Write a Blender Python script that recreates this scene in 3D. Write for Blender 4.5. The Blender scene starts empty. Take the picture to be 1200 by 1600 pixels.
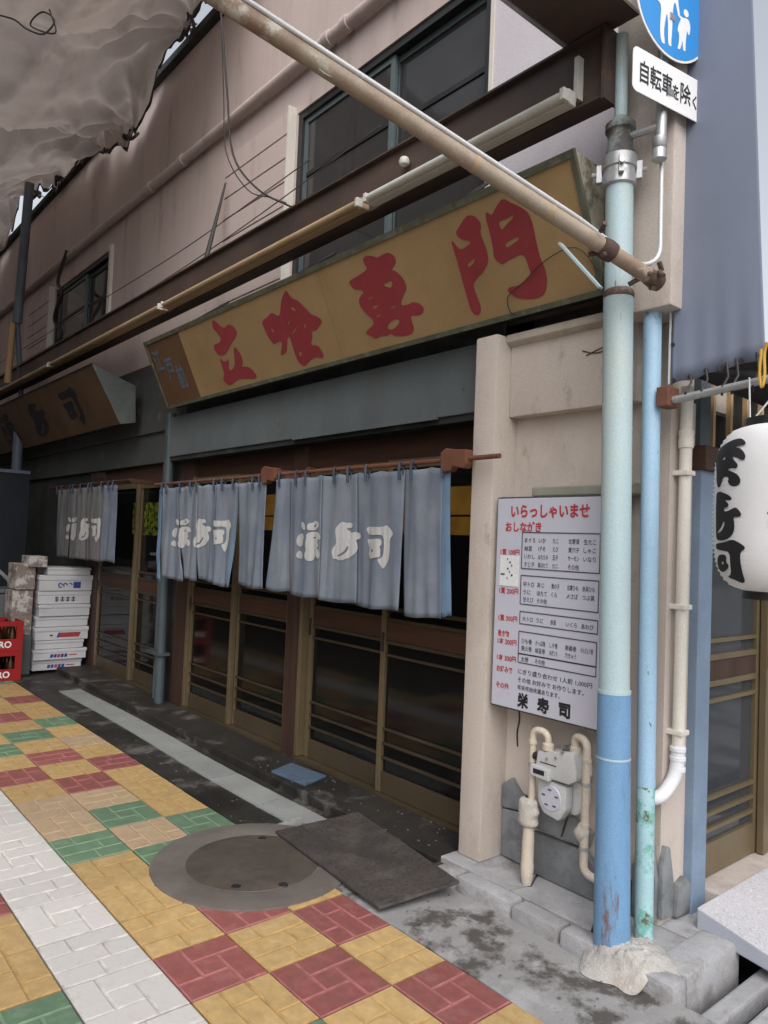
import bpy, bmesh, math, random
from mathutils import Vector, Matrix
from mathutils.geometry import tessellate_polygon
from mathutils import noise as mnoise
R = math.radians
rng = random.Random(7)
scene = bpy.context.scene
COL = scene.collection

# ------------------------------------------------------------------ camera, sky, sun, exposure
cam_d = bpy.data.cameras.new('camera'); cam = bpy.data.objects.new('camera', cam_d); COL.objects.link(cam)
cam_d.sensor_fit = 'VERTICAL'; cam_d.sensor_height = 24.0; cam_d.lens = 24.0 * 1157.965 / 1600.0
cam_d.clip_start = 0.05; cam_d.clip_end = 500
yaw, pitch, roll = R(-49.8773), R(2.3818), R(2.3644)
fw = Vector((math.sin(yaw) * math.cos(pitch), math.cos(yaw) * math.cos(pitch), math.sin(pitch)))
r0 = Vector((math.cos(yaw), -math.sin(yaw), 0)); u0 = r0.cross(fw)
rt = r0 * math.cos(roll) + u0 * math.sin(roll); up = -r0 * math.sin(roll) + u0 * math.cos(roll)
m = Matrix((rt, up, -fw)).transposed().to_4x4(); m.translation = Vector((0, 0, 1.48))
cam.matrix_world = m
scene.camera = cam

SUN_EL, SUN_AZ = R(50), R(126)            # azimuth clockwise from +Y: light comes over the crossing on the right, behind the viewer
world = bpy.data.worlds.new('World'); scene.world = world; world.use_nodes = True
wn = world.node_tree; wn.nodes.clear()
sky = wn.nodes.new('ShaderNodeTexSky'); sky.sky_type = 'NISHITA'; sky.sun_disc = False
sky.sun_elevation = SUN_EL; sky.sun_rotation = SUN_AZ; sky.air_density = 1.3; sky.dust_density = 4.0; sky.ozone_density = 1.0
hsv = wn.nodes.new('ShaderNodeHueSaturation'); hsv.inputs['Saturation'].default_value = 0.30   # overcast: grey white sky
bg = wn.nodes.new('ShaderNodeBackground'); bg.inputs['Strength'].default_value = 0.15
wo = wn.nodes.new('ShaderNodeOutputWorld')
wn.links.new(sky.outputs[0], hsv.inputs['Color']); wn.links.new(hsv.outputs[0], bg.inputs['Color']); wn.links.new(bg.outputs[0], wo.inputs['Surface'])
sd = bpy.data.lights.new('sun', 'SUN'); sd.energy = 0.92; sd.angle = R(65); sd.color = (1.0, 0.96, 0.9)
sun = bpy.data.objects.new('sun', sd); COL.objects.link(sun)
sdir = Vector((math.sin(SUN_AZ) * math.cos(SUN_EL), math.cos(SUN_AZ) * math.cos(SUN_EL), math.sin(SUN_EL)))
sun.rotation_euler = (-sdir).to_track_quat('-Z', 'Y').to_euler(); sun.location = (6, -6, 12)
vs = scene.view_settings
vs.view_transform = 'Standard'; vs.look = 'None'; vs.gamma = 1.0; vs.use_curve_mapping = False
vs.exposure = 0.5
scene.cycles.max_bounces = 8

# ------------------------------------------------------------------ materials
def lin(r, g, b):
    f = lambda c: (c / 255 / 12.92) if c / 255 <= .04045 else ((c / 255 + .055) / 1.055) ** 2.4
    return (f(r), f(g), f(b))

def mat(name, col, rough=.75, var=.18, scale=2.5, stretch=(1, 1, 1), stain=None, stain2=None, bump=.15, bscale=45, bdist=.004,
        metal=0.0, rand=0.0, spec=.4, grain=.06, gscale=220):
    """Procedural surface: broad tone variation, up to two stain layers, fine grain, relief and per-piece variation."""
    M = bpy.data.materials.new(name); M.use_nodes = True
    nt = M.node_tree; N = nt.nodes; Lk = nt.links; b = N['Principled BSDF']
    tc = N.new('ShaderNodeTexCoord'); oi = N.new('ShaderNodeObjectInfo')
    off = N.new('ShaderNodeVectorMath'); off.operation = 'SCALE'; off.inputs[0].default_value = (7.3, 3.1, 5.7)
    Lk.new(oi.outputs['Random'], off.inputs['Scale'])
    add = N.new('ShaderNodeVectorMath'); add.operation = 'ADD'
    Lk.new(tc.outputs['Object'], add.inputs[0])
    if rand: Lk.new(off.outputs[0], add.inputs[1])
    mp = N.new('ShaderNodeMapping'); mp.inputs['Scale'].default_value = stretch; Lk.new(add.outputs[0], mp.inputs[0])
    def noise(sc, det=5, ro=.6, src=mp):
        n = N.new('ShaderNodeTexNoise'); n.inputs['Scale'].default_value = sc; n.inputs['Detail'].default_value = det
        n.inputs['Roughness'].default_value = ro; Lk.new(src.outputs[0], n.inputs['Vector']); return n
    def ramp(n, a, c, ca=(0, 0, 0, 1), cb=(1, 1, 1, 1)):
        r = N.new('ShaderNodeValToRGB'); e = r.color_ramp.elements; e[0].position = a; e[1].position = c
        e[0].color = ca; e[1].color = cb; Lk.new(n.outputs[0], r.inputs[0]); return r
    def mix(fac, a, c, mode='MIX'):
        x = N.new('ShaderNodeMix'); x.data_type = 'RGBA'; x.blend_type = mode
        for sock, v in ((x.inputs[0], fac), (x.inputs[6], a), (x.inputs[7], c)):
            if hasattr(v, 'is_linked') or hasattr(v, 'links'): Lk.new(v, sock)
            elif isinstance(v, tuple): sock.default_value = (*v[:3], 1)
            else: sock.default_value = v
        return x.outputs[2]
    lo = tuple(c * (1 - var) for c in col); hi = tuple(min(1, c * (1 + var)) for c in col)
    r = ramp(noise(scale), .3, .7, (*lo, 1), (*hi, 1)); c = r.outputs[0]
    for st in (stain, stain2):
        if st:
            sc, a, bb, sscale, amt = st
            rr = ramp(noise(sscale, 8, .68), a, bb)
            mm = N.new('ShaderNodeMath'); mm.operation = 'MULTIPLY'; mm.inputs[1].default_value = amt; Lk.new(rr.outputs[0], mm.inputs[0])
            c = mix(mm.outputs[0], c, sc)
    if grain:
        g = ramp(noise(gscale, 2, .5, add), .25, .75, (1 - grain * 2,) * 3 + (1,), (1 + grain * 2,) * 3 + (1,)); c = mix(1.0, c, g.outputs[0], 'MULTIPLY')
    if rand:
        mr = N.new('ShaderNodeMapRange'); mr.inputs[3].default_value = 1 - rand; mr.inputs[4].default_value = 1 + rand
        Lk.new(oi.outputs['Random'], mr.inputs[0])
        vm = N.new('ShaderNodeVectorMath'); vm.operation = 'SCALE'; Lk.new(c, vm.inputs[0]); Lk.new(mr.outputs[0], vm.inputs['Scale']); c = vm.outputs[0]
    Lk.new(c, b.inputs['Base Color'])
    rn = N.new('ShaderNodeMapRange'); rn.inputs[3].default_value = max(.05, rough - .12); rn.inputs[4].default_value = min(1, rough + .12)
    Lk.new(noise(scale * 3).outputs[0], rn.inputs[0]); Lk.new(rn.outputs[0], b.inputs['Roughness'])
    b.inputs['Metallic'].default_value = metal; b.inputs['Specular IOR Level'].default_value = spec
    if bump:
        bp = N.new('ShaderNodeBump'); bp.inputs['Strength'].default_value = bump; bp.inputs['Distance'].default_value = bdist
        Lk.new(noise(bscale, 6, .65, add).outputs[0], bp.inputs['Height']); Lk.new(bp.outputs[0], b.inputs['Normal'])
    return M

def glow(name, c1, c2, strength, scale=6, thr=(.42, .58)):
    M = bpy.data.materials.new(name); M.use_nodes = True; N = M.node_tree.nodes; Lk = M.node_tree.links
    b = N['Principled BSDF']; n = N.new('ShaderNodeTexNoise'); n.inputs['Scale'].default_value = scale; n.inputs['Detail'].default_value = 5
    tc = N.new('ShaderNodeTexCoord'); Lk.new(tc.outputs['Object'], n.inputs['Vector'])
    r = N.new('ShaderNodeValToRGB'); r.color_ramp.elements[0].position, r.color_ramp.elements[1].position = thr
    r.color_ramp.elements[0].color = (*c1, 1); r.color_ramp.elements[1].color = (*c2, 1)
    Lk.new(n.outputs[0], r.inputs[0]); Lk.new(r.outputs[0], b.inputs['Base Color']); Lk.new(r.outputs[0], b.inputs['Emission Color'])
    b.inputs['Emission Strength'].default_value = strength
    return M

def glass(name, tint, alpha=.35):
    M = bpy.data.materials.new(name); M.use_nodes = True; nt = M.node_tree; N = nt.nodes; Lk = nt.links
    b = N['Principled BSDF']; b.inputs['Base Color'].default_value = (*tint, 1); b.inputs['Roughness'].default_value = .07
    b.inputs['IOR'].default_value = 1.5
    tr = N.new('ShaderNodeBsdfTransparent'); tr.inputs[0].default_value = (.55, .56, .55, 1)
    mx = N.new('ShaderNodeMixShader'); out = N['Material Output']
    n = N.new('ShaderNodeTexNoise'); n.inputs['Scale'].default_value = 5; n.inputs['Detail'].default_value = 6
    tc = N.new('ShaderNodeTexCoord'); Lk.new(tc.outputs['Object'], n.inputs['Vector'])
    mr = N.new('ShaderNodeMapRange'); mr.inputs[3].default_value = 1 - alpha - .12; mr.inputs[4].default_value = 1 - alpha + .12; Lk.new(n.outputs[0], mr.inputs[0])
    Lk.new(mr.outputs[0], mx.inputs[0]); Lk.new(tr.outputs[0], mx.inputs[1]); Lk.new(b.outputs[0], mx.inputs[2]); Lk.new(mx.outputs[0], out.inputs[0])
    return M

def cloth(name, col, trans=.3, var=.12, scale=4, stain=None, weave=900):
    M = mat(name, col, rough=.95, var=var, scale=scale, stain=stain, bump=.2, bscale=weave, bdist=.0006, spec=.1, grain=.04, gscale=500)
    nt = M.node_tree; N = nt.nodes; Lk = nt.links; b = N['Principled BSDF']; out = N['Material Output']
    t = N.new('ShaderNodeBsdfTranslucent'); mx = N.new('ShaderNodeMixShader'); mx.inputs[0].default_value = trans
    Lk.new(b.inputs['Base Color'].links[0].from_socket, t.inputs['Color'])
    Lk.new(b.outputs[0], mx.inputs[1]); Lk.new(t.outputs[0], mx.inputs[2]); Lk.new(mx.outputs[0], out.inputs[0])
    return M

MT = {}
MT['tile_y'] = mat('yellow_tile', (0.42, 0.285, 0.125), .7, .14, 6, stain=((.30, .20, .10), .46, .70, 7, .6), stain2=((.48, .36, .22), .55, .72, 3, .5), rand=.10, bump=.35, bscale=160, bdist=.002, grain=.10)
MT['tile_t'] = mat('faded_tan_tile', (0.37, 0.27, 0.175), .7, .12, 6, stain=((.25, .19, .13), .5, .72, 5, .4), rand=.06, bump=.35, bscale=160, bdist=.002, grain=.10)
MT['tile_r'] = mat('red_tile', (0.24, 0.075, 0.068), .7, .16, 6, stain=((.17, .085, .08), .46, .7, 7, .6), stain2=((.30, .14, .13), .55, .72, 3, .5), rand=.10, bump=.35, bscale=160, bdist=.002, grain=.10)
MT['tile_g'] = mat('green_tile', (0.11, 0.185, 0.115), .7, .16, 6, stain=((.10, .14, .095), .46, .7, 7, .6), stain2=((.19, .25, .19), .55, .72, 3, .5), rand=.10, bump=.35, bscale=160, bdist=.002, grain=.10)
MT['tile_w'] = mat('white_tile', (0.53, 0.515, 0.5), .7, .10, 6, stain=((.38, .355, .33), .46, .70, 6, .6), stain2=((.40, .30, .18), .66, .74, 9, .5), rand=.07, bump=.3, bscale=160, bdist=.002, grain=.08)
for k_, c_ in (('y', (.35, .225, .09)), ('t', (.34, .25, .155)), ('r', (.285, .105, .10)), ('g', (.14, .215, .14)), ('w', (.46, .44, .42))):
    MT['dust_' + k_] = mat('tile_groove_dust_' + k_, c_, .9, .25, 5, rand=.08, bump=.2)
MT['grout'] = mat('grout', (0.05, 0.043, 0.036), .95, .3, 10)
MT['asphalt'] = mat('asphalt', (.055, .055, .055), .9, .2, 3, bump=.5, bscale=220)
MT['concrete'] = mat('stained_concrete', (0.235, 0.233, 0.235), .7, .20, 2.2, stain2=((.05, .043, .038), .50, .56, 2.3, .88), stain=((.36, .355, .36), .50, .60, 4, .6), bump=.4, bscale=60)
MT['dark_concrete'] = mat('dark_damp_concrete', (0.028, 0.026, 0.024), .55, .35, 3, stain=((.15, .14, .13), .53, .64, 3.5, .75), stain2=((.012, .011, .010), .52, .62, 2.2, .8), bump=.6, bscale=50)
MT['kerb'] = mat('kerb_concrete', (0.3, 0.3, 0.315), .85, .2, 4, stain=((.15, .13, .115), .50, .66, 6, .7), stain2=((.40, .385, .37), .55, .66, 11, .5), bump=.8, bscale=50, bdist=.006, rand=.10)
MT['white_conc'] = mat('pale_concrete_lid', (0.25, 0.265, 0.26), .8, .12, 5, stain=((.2, .19, .18), .58, .72, 6, .6), bump=.35, bscale=80, rand=.06)
MT['cement'] = mat('patched_cement', (0.4, 0.385, 0.365), .9, .22, 8, stain=((.26, .17, .11), .56, .7, 7, .7), bump=.9, bscale=40, bdist=.012)
MT['iron'] = mat('manhole_iron', (0.095, 0.078, 0.066), .65, .25, 5, stain=((.06, .05, .045), .5, .65, 8, .6), bump=.5, bscale=120, metal=.3)
MT['ring'] = mat('manhole_ring_concrete', (0.125, 0.108, 0.097), .85, .2, 5, stain=((.10, .08, .07), .52, .68, 6, .7), bump=.5, bscale=80)
MT['plaster'] = mat('cream_plaster', (0.54, 0.475, 0.43), .9, .10, 1.4, stretch=(1, 1, .5), stain=((.33, .275, .23), .50, .74, 3.2, .6), stain2=((.20, .16, .13), .60, .70, 9, .45), bump=.7, bscale=130, bdist=.003)
MT['plaster_dirty'] = mat('grimy_cream_plaster', (.47, .42, .36), .9, .14, 2, stretch=(1, 1, .35), stain=((.17, .14, .12), .5, .72, 3, .65), bump=.6, bscale=120, bdist=.003)
MT['pink'] = mat('pink_stucco', (0.53, 0.435, 0.41), .9, .08, .8, stretch=(1.5, 1, .25), stain=((.30, .24, .22), .48, .75, 1.6, .6), stain2=((.15, .12, .11), .60, .74, 3.2, .5), bump=.35, bscale=90)
MT['grey_wall'] = mat('grey_mortar', (0.062, 0.066, 0.065), .9, .22, 2.0, stain=((.075, .075, .07), .5, .66, 3, .7), stain2=((.30, .30, .28), .6, .72, 6, .4), bump=.5, bscale=60)
MT['grey_fascia'] = mat('weathered_grey_fascia', (0.1, 0.115, 0.123), .7, .2, 1.8, stretch=(1, 1, .6), stain=((.10, .105, .105), .5, .62, 3.2, .65), stain2=((.055, .05, .05), .63, .69, 8, .7), bump=.25, bscale=40)
MT['soot'] = mat('soot_black_cladding', (0.022, 0.024, 0.024), .7, .4, 3, stain=((.09, .10, .095), .55, .75, 3, .5), bump=.4, bscale=40)
MT['slate'] = mat('slate_stone', (0.2, 0.212, 0.225), .65, .25, 6, stain=((.085, .09, .095), .5, .66, 9, .6), bump=.7, bscale=35, bdist=.008, rand=.15)
MT['wood'] = mat('red_brown_wood', (0.06, 0.027, 0.017), .6, .3, 4, stretch=(.3, 1, 6), stain=((.04, .02, .015), .5, .7, 6, .6), bump=.3, bscale=60)
MT['wood_v'] = mat('red_brown_post', (0.05, 0.026, 0.019), .6, .3, 4, stretch=(6, 6, .4), stain=((.05, .025, .018), .5, .7, 5, .6), bump=.3, bscale=60)
MT['rod'] = mat('rust_red_wood', (0.15, 0.06, 0.038), .6, .2, 8, stain=((.12, .04, .03), .55, .7, 8, .6), bump=.2)
MT['bronze'] = mat('bronze_aluminium', (0.17, 0.13, 0.075), .38, .12, 4, stain=((.13, .10, .07), .52, .75, 5, .55), bump=.08, metal=.35, spec=.5)
MT['bronze_dull'] = mat('dull_bronze_kick_plate', (0.085, 0.064, 0.04), .45, .2, 3, stain=((.09, .07, .05), .5, .7, 4, .5), bump=.1, metal=.3, spec=.5)
MT['glass'] = glass('dark_glass', (.012, .012, .012), .45)
MT['glass_up'] = glass('upstairs_glass', (.05, .048, .05), .25)
MT['glass_side'] = glass('side_glass', (.06, .065, .075), .25)
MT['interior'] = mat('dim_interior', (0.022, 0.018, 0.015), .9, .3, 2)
MT['floor_int'] = mat('shop_floor', (.06, .05, .045), .6, .3, 3)
MT['sash'] = mat('blue_grey_sash', (.12, .155, .165), .45, .15, 4, stain=((.06, .065, .065), .5, .7, 4, .5), bump=.08, metal=.2)
MT['black'] = mat('black_paint', (.02, .02, .021), .5, .3, 5)
MT['sign_y'] = mat('aged_yellow_acrylic', (0.36, 0.245, 0.125), .45, .10, 1.6, stain=((.24, .14, .06), .5, .78, 2.2, .55), bump=.03, bscale=10)
MT['sign_o'] = mat('aged_orange_acrylic', (0.135, 0.075, 0.04), .45, .12, 1.6, stain=((.19, .085, .035), .5, .75, 2.2, .5), bump=.03, bscale=10)
MT['sign_frame'] = mat('corroded_sign_frame', (.10, .105, .075), .7, .3, 6, stain=((.22, .21, .16), .52, .66, 14, .6), stain2=((.14, .06, .03), .58, .66, 11, .7), bump=.4)
MT['sign_end'] = mat('peeling_sign_end', (.40, .38, .31), .7, .2, 5, stain=((.11, .10, .06), .5, .6, 9, .8), stain2=((.19, .085, .04), .58, .66, 7, .7), bump=.5)
MT['sign_end_grey'] = mat('pale_grey_sign_end', (0.075, 0.084, 0.08), .7, .15, 4, stain=((.15, .16, .15), .5, .7, 5, .5))
MT['red_paint'] = mat('faded_red_lettering', (0.29, 0.045, 0.055), .55, .14, 3, stain=((.27, .07, .07), .52, .72, 7, .5), bump=.03, spec=.3)
MT['blue_paint'] = mat('faded_blue_lettering', (.12, .145, .19), .6, .2, 6)
MT['ink'] = mat('black_lettering', (.018, .018, .022), .6, .3, 8)
MT['ink_soft'] = mat('grey_black_print', (.07, .07, .09), .6, .2, 8)
MT['red_ink'] = mat('red_print', (.42, .04, .05), .6, .15, 8)
MT['noren'] = cloth('faded_indigo_cloth', (0.2, 0.235, 0.3), .22, .12, 3.5, stain=((.32, .33, .35), .45, .75, 3, .7))
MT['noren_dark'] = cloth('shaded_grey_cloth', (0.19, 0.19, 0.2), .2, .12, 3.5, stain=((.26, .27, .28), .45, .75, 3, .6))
MT['noren_blue'] = cloth('unfaded_blue_cloth', (0.15, 0.235, 0.345), .2, .2, 4, stain=((.2, .3, .42), .5, .8, 3, .5))
MT['noren_white'] = cloth('white_resist_print', (.60, .60, .60), .2, .06, 5)
MT['tab'] = mat('dark_blue_tab', (.055, .07, .10), .9, .3, 10)
MT['pole_pale'] = mat('pale_blue_paint', (0.385, 0.51, 0.56), .5, .10, 4, stretch=(1, 1, .16), stain=((.46, .47, .37), .46, .68, 7, .65), stain2=((.12, .08, .055), .615, .65, 9, .85), bump=.12, bscale=25)
MT['pole_blue'] = mat('blue_paint', (0.155, 0.3, 0.5), .5, .14, 4, stretch=(1, 1, .22), stain=((.10, .20, .33), .45, .66, 9, .6), stain2=((.15, .07, .035), .575, .63, 9, .85), bump=.12, bscale=25)
MT['pipe_blue'] = mat('sky_blue_pipe_paint', (0.32, 0.49, 0.65), .38, .06, 2, stretch=(1, 1, .5), stain=((.42, .60, .70), .5, .7, 3, .4), stain2=((.10, .07, .05), .63, .66, 14, .85), bump=.06)
MT['pipe_teal'] = mat('peeling_teal_pipe_paint', (0.34, 0.53, 0.58), .5, .10, 5, stain=((.13, .37, .30), .5, .56, 9, .8), stain2=((.12, .07, .045), .57, .62, 13, .9), bump=.3, bscale=40)
MT['galv'] = mat('galvanised_steel', (.42, .43, .44), .4, .2, 6, stain=((.20, .15, .11), .56, .7, 8, .6), metal=.6, bump=.15)
MT['rust'] = mat('rusted_steel', (0.095, 0.058, 0.045), .8, .35, 8, stain=((.30, .26, .23), .56, .66, 10, .6), bump=.5, bscale=70)
MT['neck'] = mat('grimy_pale_steel', (.22, .25, .25), .6, .25, 6, stain=((.06, .05, .045), .46, .58, 9, .85), stain2=((.16, .07, .04), .6, .68, 12, .7), bump=.4)
MT['bar_dark'] = mat('grimy_dark_bronze', (.055, .042, .027), .55, .25, 4, stain=((.10, .08, .05), .55, .75, 5, .5), bump=.1, metal=.2)
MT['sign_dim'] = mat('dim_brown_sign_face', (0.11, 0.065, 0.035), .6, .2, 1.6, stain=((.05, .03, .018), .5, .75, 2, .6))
MT['painted_light_wall'] = mat('lilac_painted_light', (.60, .56, .60), .85, .05, 1.5, stain=((.42, .39, .43), .55, .8, 2.5, .5), bump=.3, bscale=90)  # wall tone with the brightness near the opening put into the colour
MT['grit'] = mat('gutter_grit', (.13, .12, .11), .9, .4, 20)
MT['arm'] = mat('rusty_cream_pipe_paint', (0.36, 0.3, 0.235), .5, .12, 2, stretch=(.7, .7, .7), stain=((.20, .115, .075), .42, .60, 4.2, .8), stain2=((.55, .53, .47), .58, .66, 8, .8), bump=.25, bscale=50)
MT['conduit'] = mat('white_grey_conduit', (.60, .60, .61), .4, .08, 4, stain=((.35, .33, .31), .55, .75, 6, .5), metal=.25)
MT['beam'] = mat('red_brown_steel_beam', (0.078, 0.05, 0.041), .55, .3, 2, stretch=(.5, 1, 1), stain=((.03, .026, .024), .46, .66, 1.6, .7), stain2=((.23, .12, .07), .62, .72, 6, .6), bump=.2)
MT['lamp_old'] = mat('yellowed_lamp_cover', (0.4, 0.29, 0.18), .5, .10, 2, stain=((.40, .20, .10), .52, .72, 3, .6), bump=.1)
MT['lamp_new'] = mat('off_white_lamp_cover', (.58, .57, .52), .45, .06, 2, stain=((.36, .34, .29), .52, .76, 3, .4), bump=.06)
MT['tarp'] = cloth('brown_grey_canopy_canvas', (0.4, 0.345, 0.315), .32, .10, .7, stain=((.20, .16, .14), .52, .72, 2.6, .5), weave=300)
MT['tarp_edge'] = mat('sooty_canopy_hem', (.05, .043, .04), .95, .35, 4, bump=.5)
MT['wire'] = mat('black_wire', (.03, .026, .025), .6, .2, 5)
MT['wire_grey'] = mat('grey_wire', (.12, .10, .10), .6, .2, 5)
MT['menu'] = mat('lilac_white_acrylic', (.50, .51, .60), .3, .03, 1, stain=((.40, .41, .48), .5, .8, 3, .3), bump=.01, grain=.02)
MT['menu_frame'] = mat('dark_steel_box', (.06, .062, .06), .5, .2, 5, stain=((.20, .20, .16), .58, .7, 7, .5))
MT['hood'] = mat('grey_green_hood', (.27, .27, .22), .7, .15, 6, stain=((.14, .12, .09), .55, .7, 7, .5))
MT['paper'] = mat('white_paper', (.66, .67, .70), .8, .06, 6)
MT['meter'] = mat('grey_meter_enamel', (.50, .51, .52), .45, .07, 6, stain=((.26, .25, .24), .56, .74, 7, .5), bump=.05)
MT['cream_pipe'] = mat('cream_pipe_paint', (.56, .49, .41), .5, .1, 6, stain=((.34, .25, .18), .55, .72, 7, .6), bump=.12)
MT['white_pvc'] = mat('white_plastic_pipe', (.66, .62, .56), .4, .06, 4, stain=((.42, .36, .30), .55, .75, 4, .5), bump=.04)
MT['putty'] = mat('putty_wrapping', (.50, .47, .43), .9, .15, 9, bump=.7, bscale=40, bdist=.008)
MT['jamb'] = mat('blue_grey_jamb', (0.18, 0.245, 0.34), .5, .10, 3, stain=((.12, .17, .25), .5, .72, 4, .5), bump=.1)
MT['granite'] = mat('speckled_granite', (0.46, 0.45, 0.48), .75, .06, 4, stain=((.20, .19, .20), .56, .60, 120, .6), stain2=((.72, .70, .70), .58, .62, 95, .6), bump=.3, bscale=150)
MT['granite_side'] = mat('sawn_granite', (.36, .38, .44), .6, .08, 4, stain=((.25, .26, .30), .5, .7, 8, .4), bump=.15)
MT['sill'] = mat('pink_grey_sill', (.42, .37, .34), .85, .15, 4, stain=((.25, .21, .19), .5, .7, 6, .5), bump=.4)
MT['awning'] = cloth('blue_grey_awning_canvas', (0.215, 0.245, 0.325), .12, .08, 1.2, stain=((.27, .30, .40), .5, .8, 1.8, .5), weave=250)
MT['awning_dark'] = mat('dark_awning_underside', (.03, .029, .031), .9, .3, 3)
MT['lantern'] = cloth('white_lantern_paper', (0.88, 0.88, 0.9), .35, .03, 5, weave=300)
MT['sign_white'] = mat('white_reflective_sheet', (.80, .80, .81), .35, .02, 3, bump=0, grain=.01)
MT['sign_blue'] = mat('blue_reflective_sheet', (.035, .26, .66), .35, .04, 3, bump=0, grain=.02)
MT['eps'] = mat('white_polystyrene', (0.52, 0.52, 0.55), .8, .06, 4, stain=((.45, .44, .44), .55, .75, 5, .5), bump=.3, bscale=200, rand=.06)
MT['mark_blue'] = mat('blue_box_print', (.035, .05, .22), .7, .2, 10)
MT['mark_red'] = mat('red_box_print', (.33, .04, .05), .7, .2, 10)
MT['crate'] = mat('red_plastic_crate', (0.3, 0.018, 0.018), .4, .12, 4, stain=((.18, .015, .015), .55, .75, 5, .5), bump=.05)
MT['bottle'] = mat('brown_bottle_glass', (.035, .014, .006), .12, .2, 6, bump=0)
MT['bin'] = mat('dull_grey_bin', (.13, .145, .15), .5, .15, 5)
MT['pack'] = mat('brown_white_carton_print', (.22, .17, .155), .6, .2, 8, stain=((.50, .48, .47), .47, .53, 9, .9))
MT['navy'] = mat('navy_sheet', (0.01, 0.014, 0.022), .6, .25, 2)
MT['mat'] = mat('worn_ribbed_plate', (.060, .052, .050), .55, .25, 4, stain=((.13, .115, .105), .50, .70, 6, .6), stain2=((.025, .022, .02), .5, .62, 60, .6), bump=.6, bscale=60)
MT['cover_blue'] = mat('blue_grey_drain_cover', (.09, .135, .20), .5, .15, 5, stain=((.06, .065, .07), .5, .68, 7, .6), bump=.3, bscale=150)
MT['tan_rod'] = mat('tan_bamboo', (.42, .28, .15), .6, .15, 6)
MT['old_post'] = mat('dark_blue_grey_post', (0.11, 0.14, 0.18), .5, .2, 3, stain=((.17, .20, .22), .55, .75, 4, .5))
MT['drainpipe_dark'] = mat('dark_blue_drainpipe', (0.06, 0.08, 0.092), .45, .2, 3, stain=((.045, .05, .052), .5, .7, 4, .6))
MT['yellow_strap'] = mat('yellow_strap', (.55, .33, .05), .7, .2, 8)
MT['amber'] = glow('lit_amber_panel', (.30, .12, .015), (.75, .38, .06), 1.6, 3, (.3, .7))
MT['leafy'] = glow('lit_leaf_picture', (.01, .02, .003), (.62, .68, .05), .8, 22, (.42, .56))
MT['leaflet'] = mat('pink_flyer', (.60, .45, .50), .7, .2, 30, stain=((.7, .7, .72), .5, .55, 20, .8))
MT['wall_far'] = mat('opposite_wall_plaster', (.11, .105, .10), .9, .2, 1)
# ribbed relief on the plate
def rib(M, sc=55, d=.003, rotz=.7):
    nt = M.node_tree; N = nt.nodes; Lk = nt.links; b = N['Principled BSDF']
    tc = N.new('ShaderNodeTexCoord'); mp = N.new('ShaderNodeMapping'); mp.inputs['Rotation'].default_value = (0, 0, rotz); Lk.new(tc.outputs['Object'], mp.inputs[0])
    ck = N.new('ShaderNodeTexChecker'); ck.inputs['Scale'].default_value = sc; Lk.new(mp.outputs[0], ck.inputs[0])
    bp = N.new('ShaderNodeBump'); bp.inputs['Distance'].default_value = d; bp.inputs['Strength'].default_value = .8
    Lk.new(ck.outputs['Fac'], bp.inputs['Height']); Lk.new(b.inputs['Normal'].links[0].from_socket, bp.inputs['Normal']); Lk.new(bp.outputs[0], b.inputs['Normal'])
rib(MT['mat'], 45, .006); rib(MT['cover_blue'], 70, .002, .2); rib(MT['iron'], 30, .002, .5)

# ------------------------------------------------------------------ building blocks
ORI = {}
def origin(o): return ORI.get(o, Vector((0, 0, 0))) if o else Vector((0, 0, 0))

def finish(name, bm, material, parent=None, smooth=False, bevel=0, loc=None):
    """Link a bmesh given in world coordinates as ONE mesh object under parent (or at its own base point)."""
    if bevel:
        bmesh.ops.remove_doubles(bm, verts=bm.verts, dist=1e-5)
        es = [e for e in bm.edges if len(e.link_faces) == 2 and e.calc_face_angle(0) > .5]
        bmesh.ops.bevel(bm, geom=es, offset=bevel, segments=2, affect='EDGES', profile=.6)
    bmesh.ops.recalc_face_normals(bm, faces=bm.faces)
    o_w = origin(parent) if parent else (Vector(loc) if loc is not None else Vector((0, 0, 0)))
    for v in bm.verts: v.co -= o_w
    me = bpy.data.meshes.new(name)
    bm.to_mesh(me); bm.free()
    if smooth:
        for p in me.polygons: p.use_smooth = True
        if smooth != 'all': me.set_sharp_from_angle(angle=R(40))
    me.materials.append(material)
    o = bpy.data.objects.new(name, me); COL.objects.link(o)
    if parent: o.parent = parent
    else: o.location = o_w
    ORI[o] = o_w
    return o

def tag(o, label, cat, group=None):
    o['label'] = label; o['category'] = cat
    if group: o['group'] = group
    return o
def struct(o): o['kind'] = 'structure'; return o
def thing(name, loc, label, cat, group=None):
    o = bpy.data.objects.new(name, None); COL.objects.link(o); o.location = loc; o.empty_display_size = .1
    ORI[o] = Vector(loc); return tag(o, label, cat, group)

def BM(): return bmesh.new()
def box(bm, x0, x1, y0, y1, z0, z1, M=None):
    vs_ = [bm.verts.new((x, y, z)) for z in (z0, z1) for y in (y0, y1) for x in (x0, x1)]
    for f in ((0, 2, 3, 1), (4, 5, 7, 6), (0, 1, 5, 4), (2, 6, 7, 3), (0, 4, 6, 2), (1, 3, 7, 5)): bm.faces.new([vs_[i] for i in f])
    if M is not None:
        for v in vs_: v.co = M @ v.co
    return bm
def bx(*a): return box(BM(), *a)
def prism(bm, pts, vec):
    """Closed outline (3D points) pushed along vec."""
    vec = Vector(vec); a = [bm.verts.new(p) for p in pts]; b = [bm.verts.new(Vector(p) + vec) for p in pts]; n = len(pts)
    bm.faces.new(a); bm.faces.new(b[::-1])
    for i in range(n): bm.faces.new((a[i], b[i], b[(i + 1) % n], a[(i + 1) % n]))
    return bm
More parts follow.
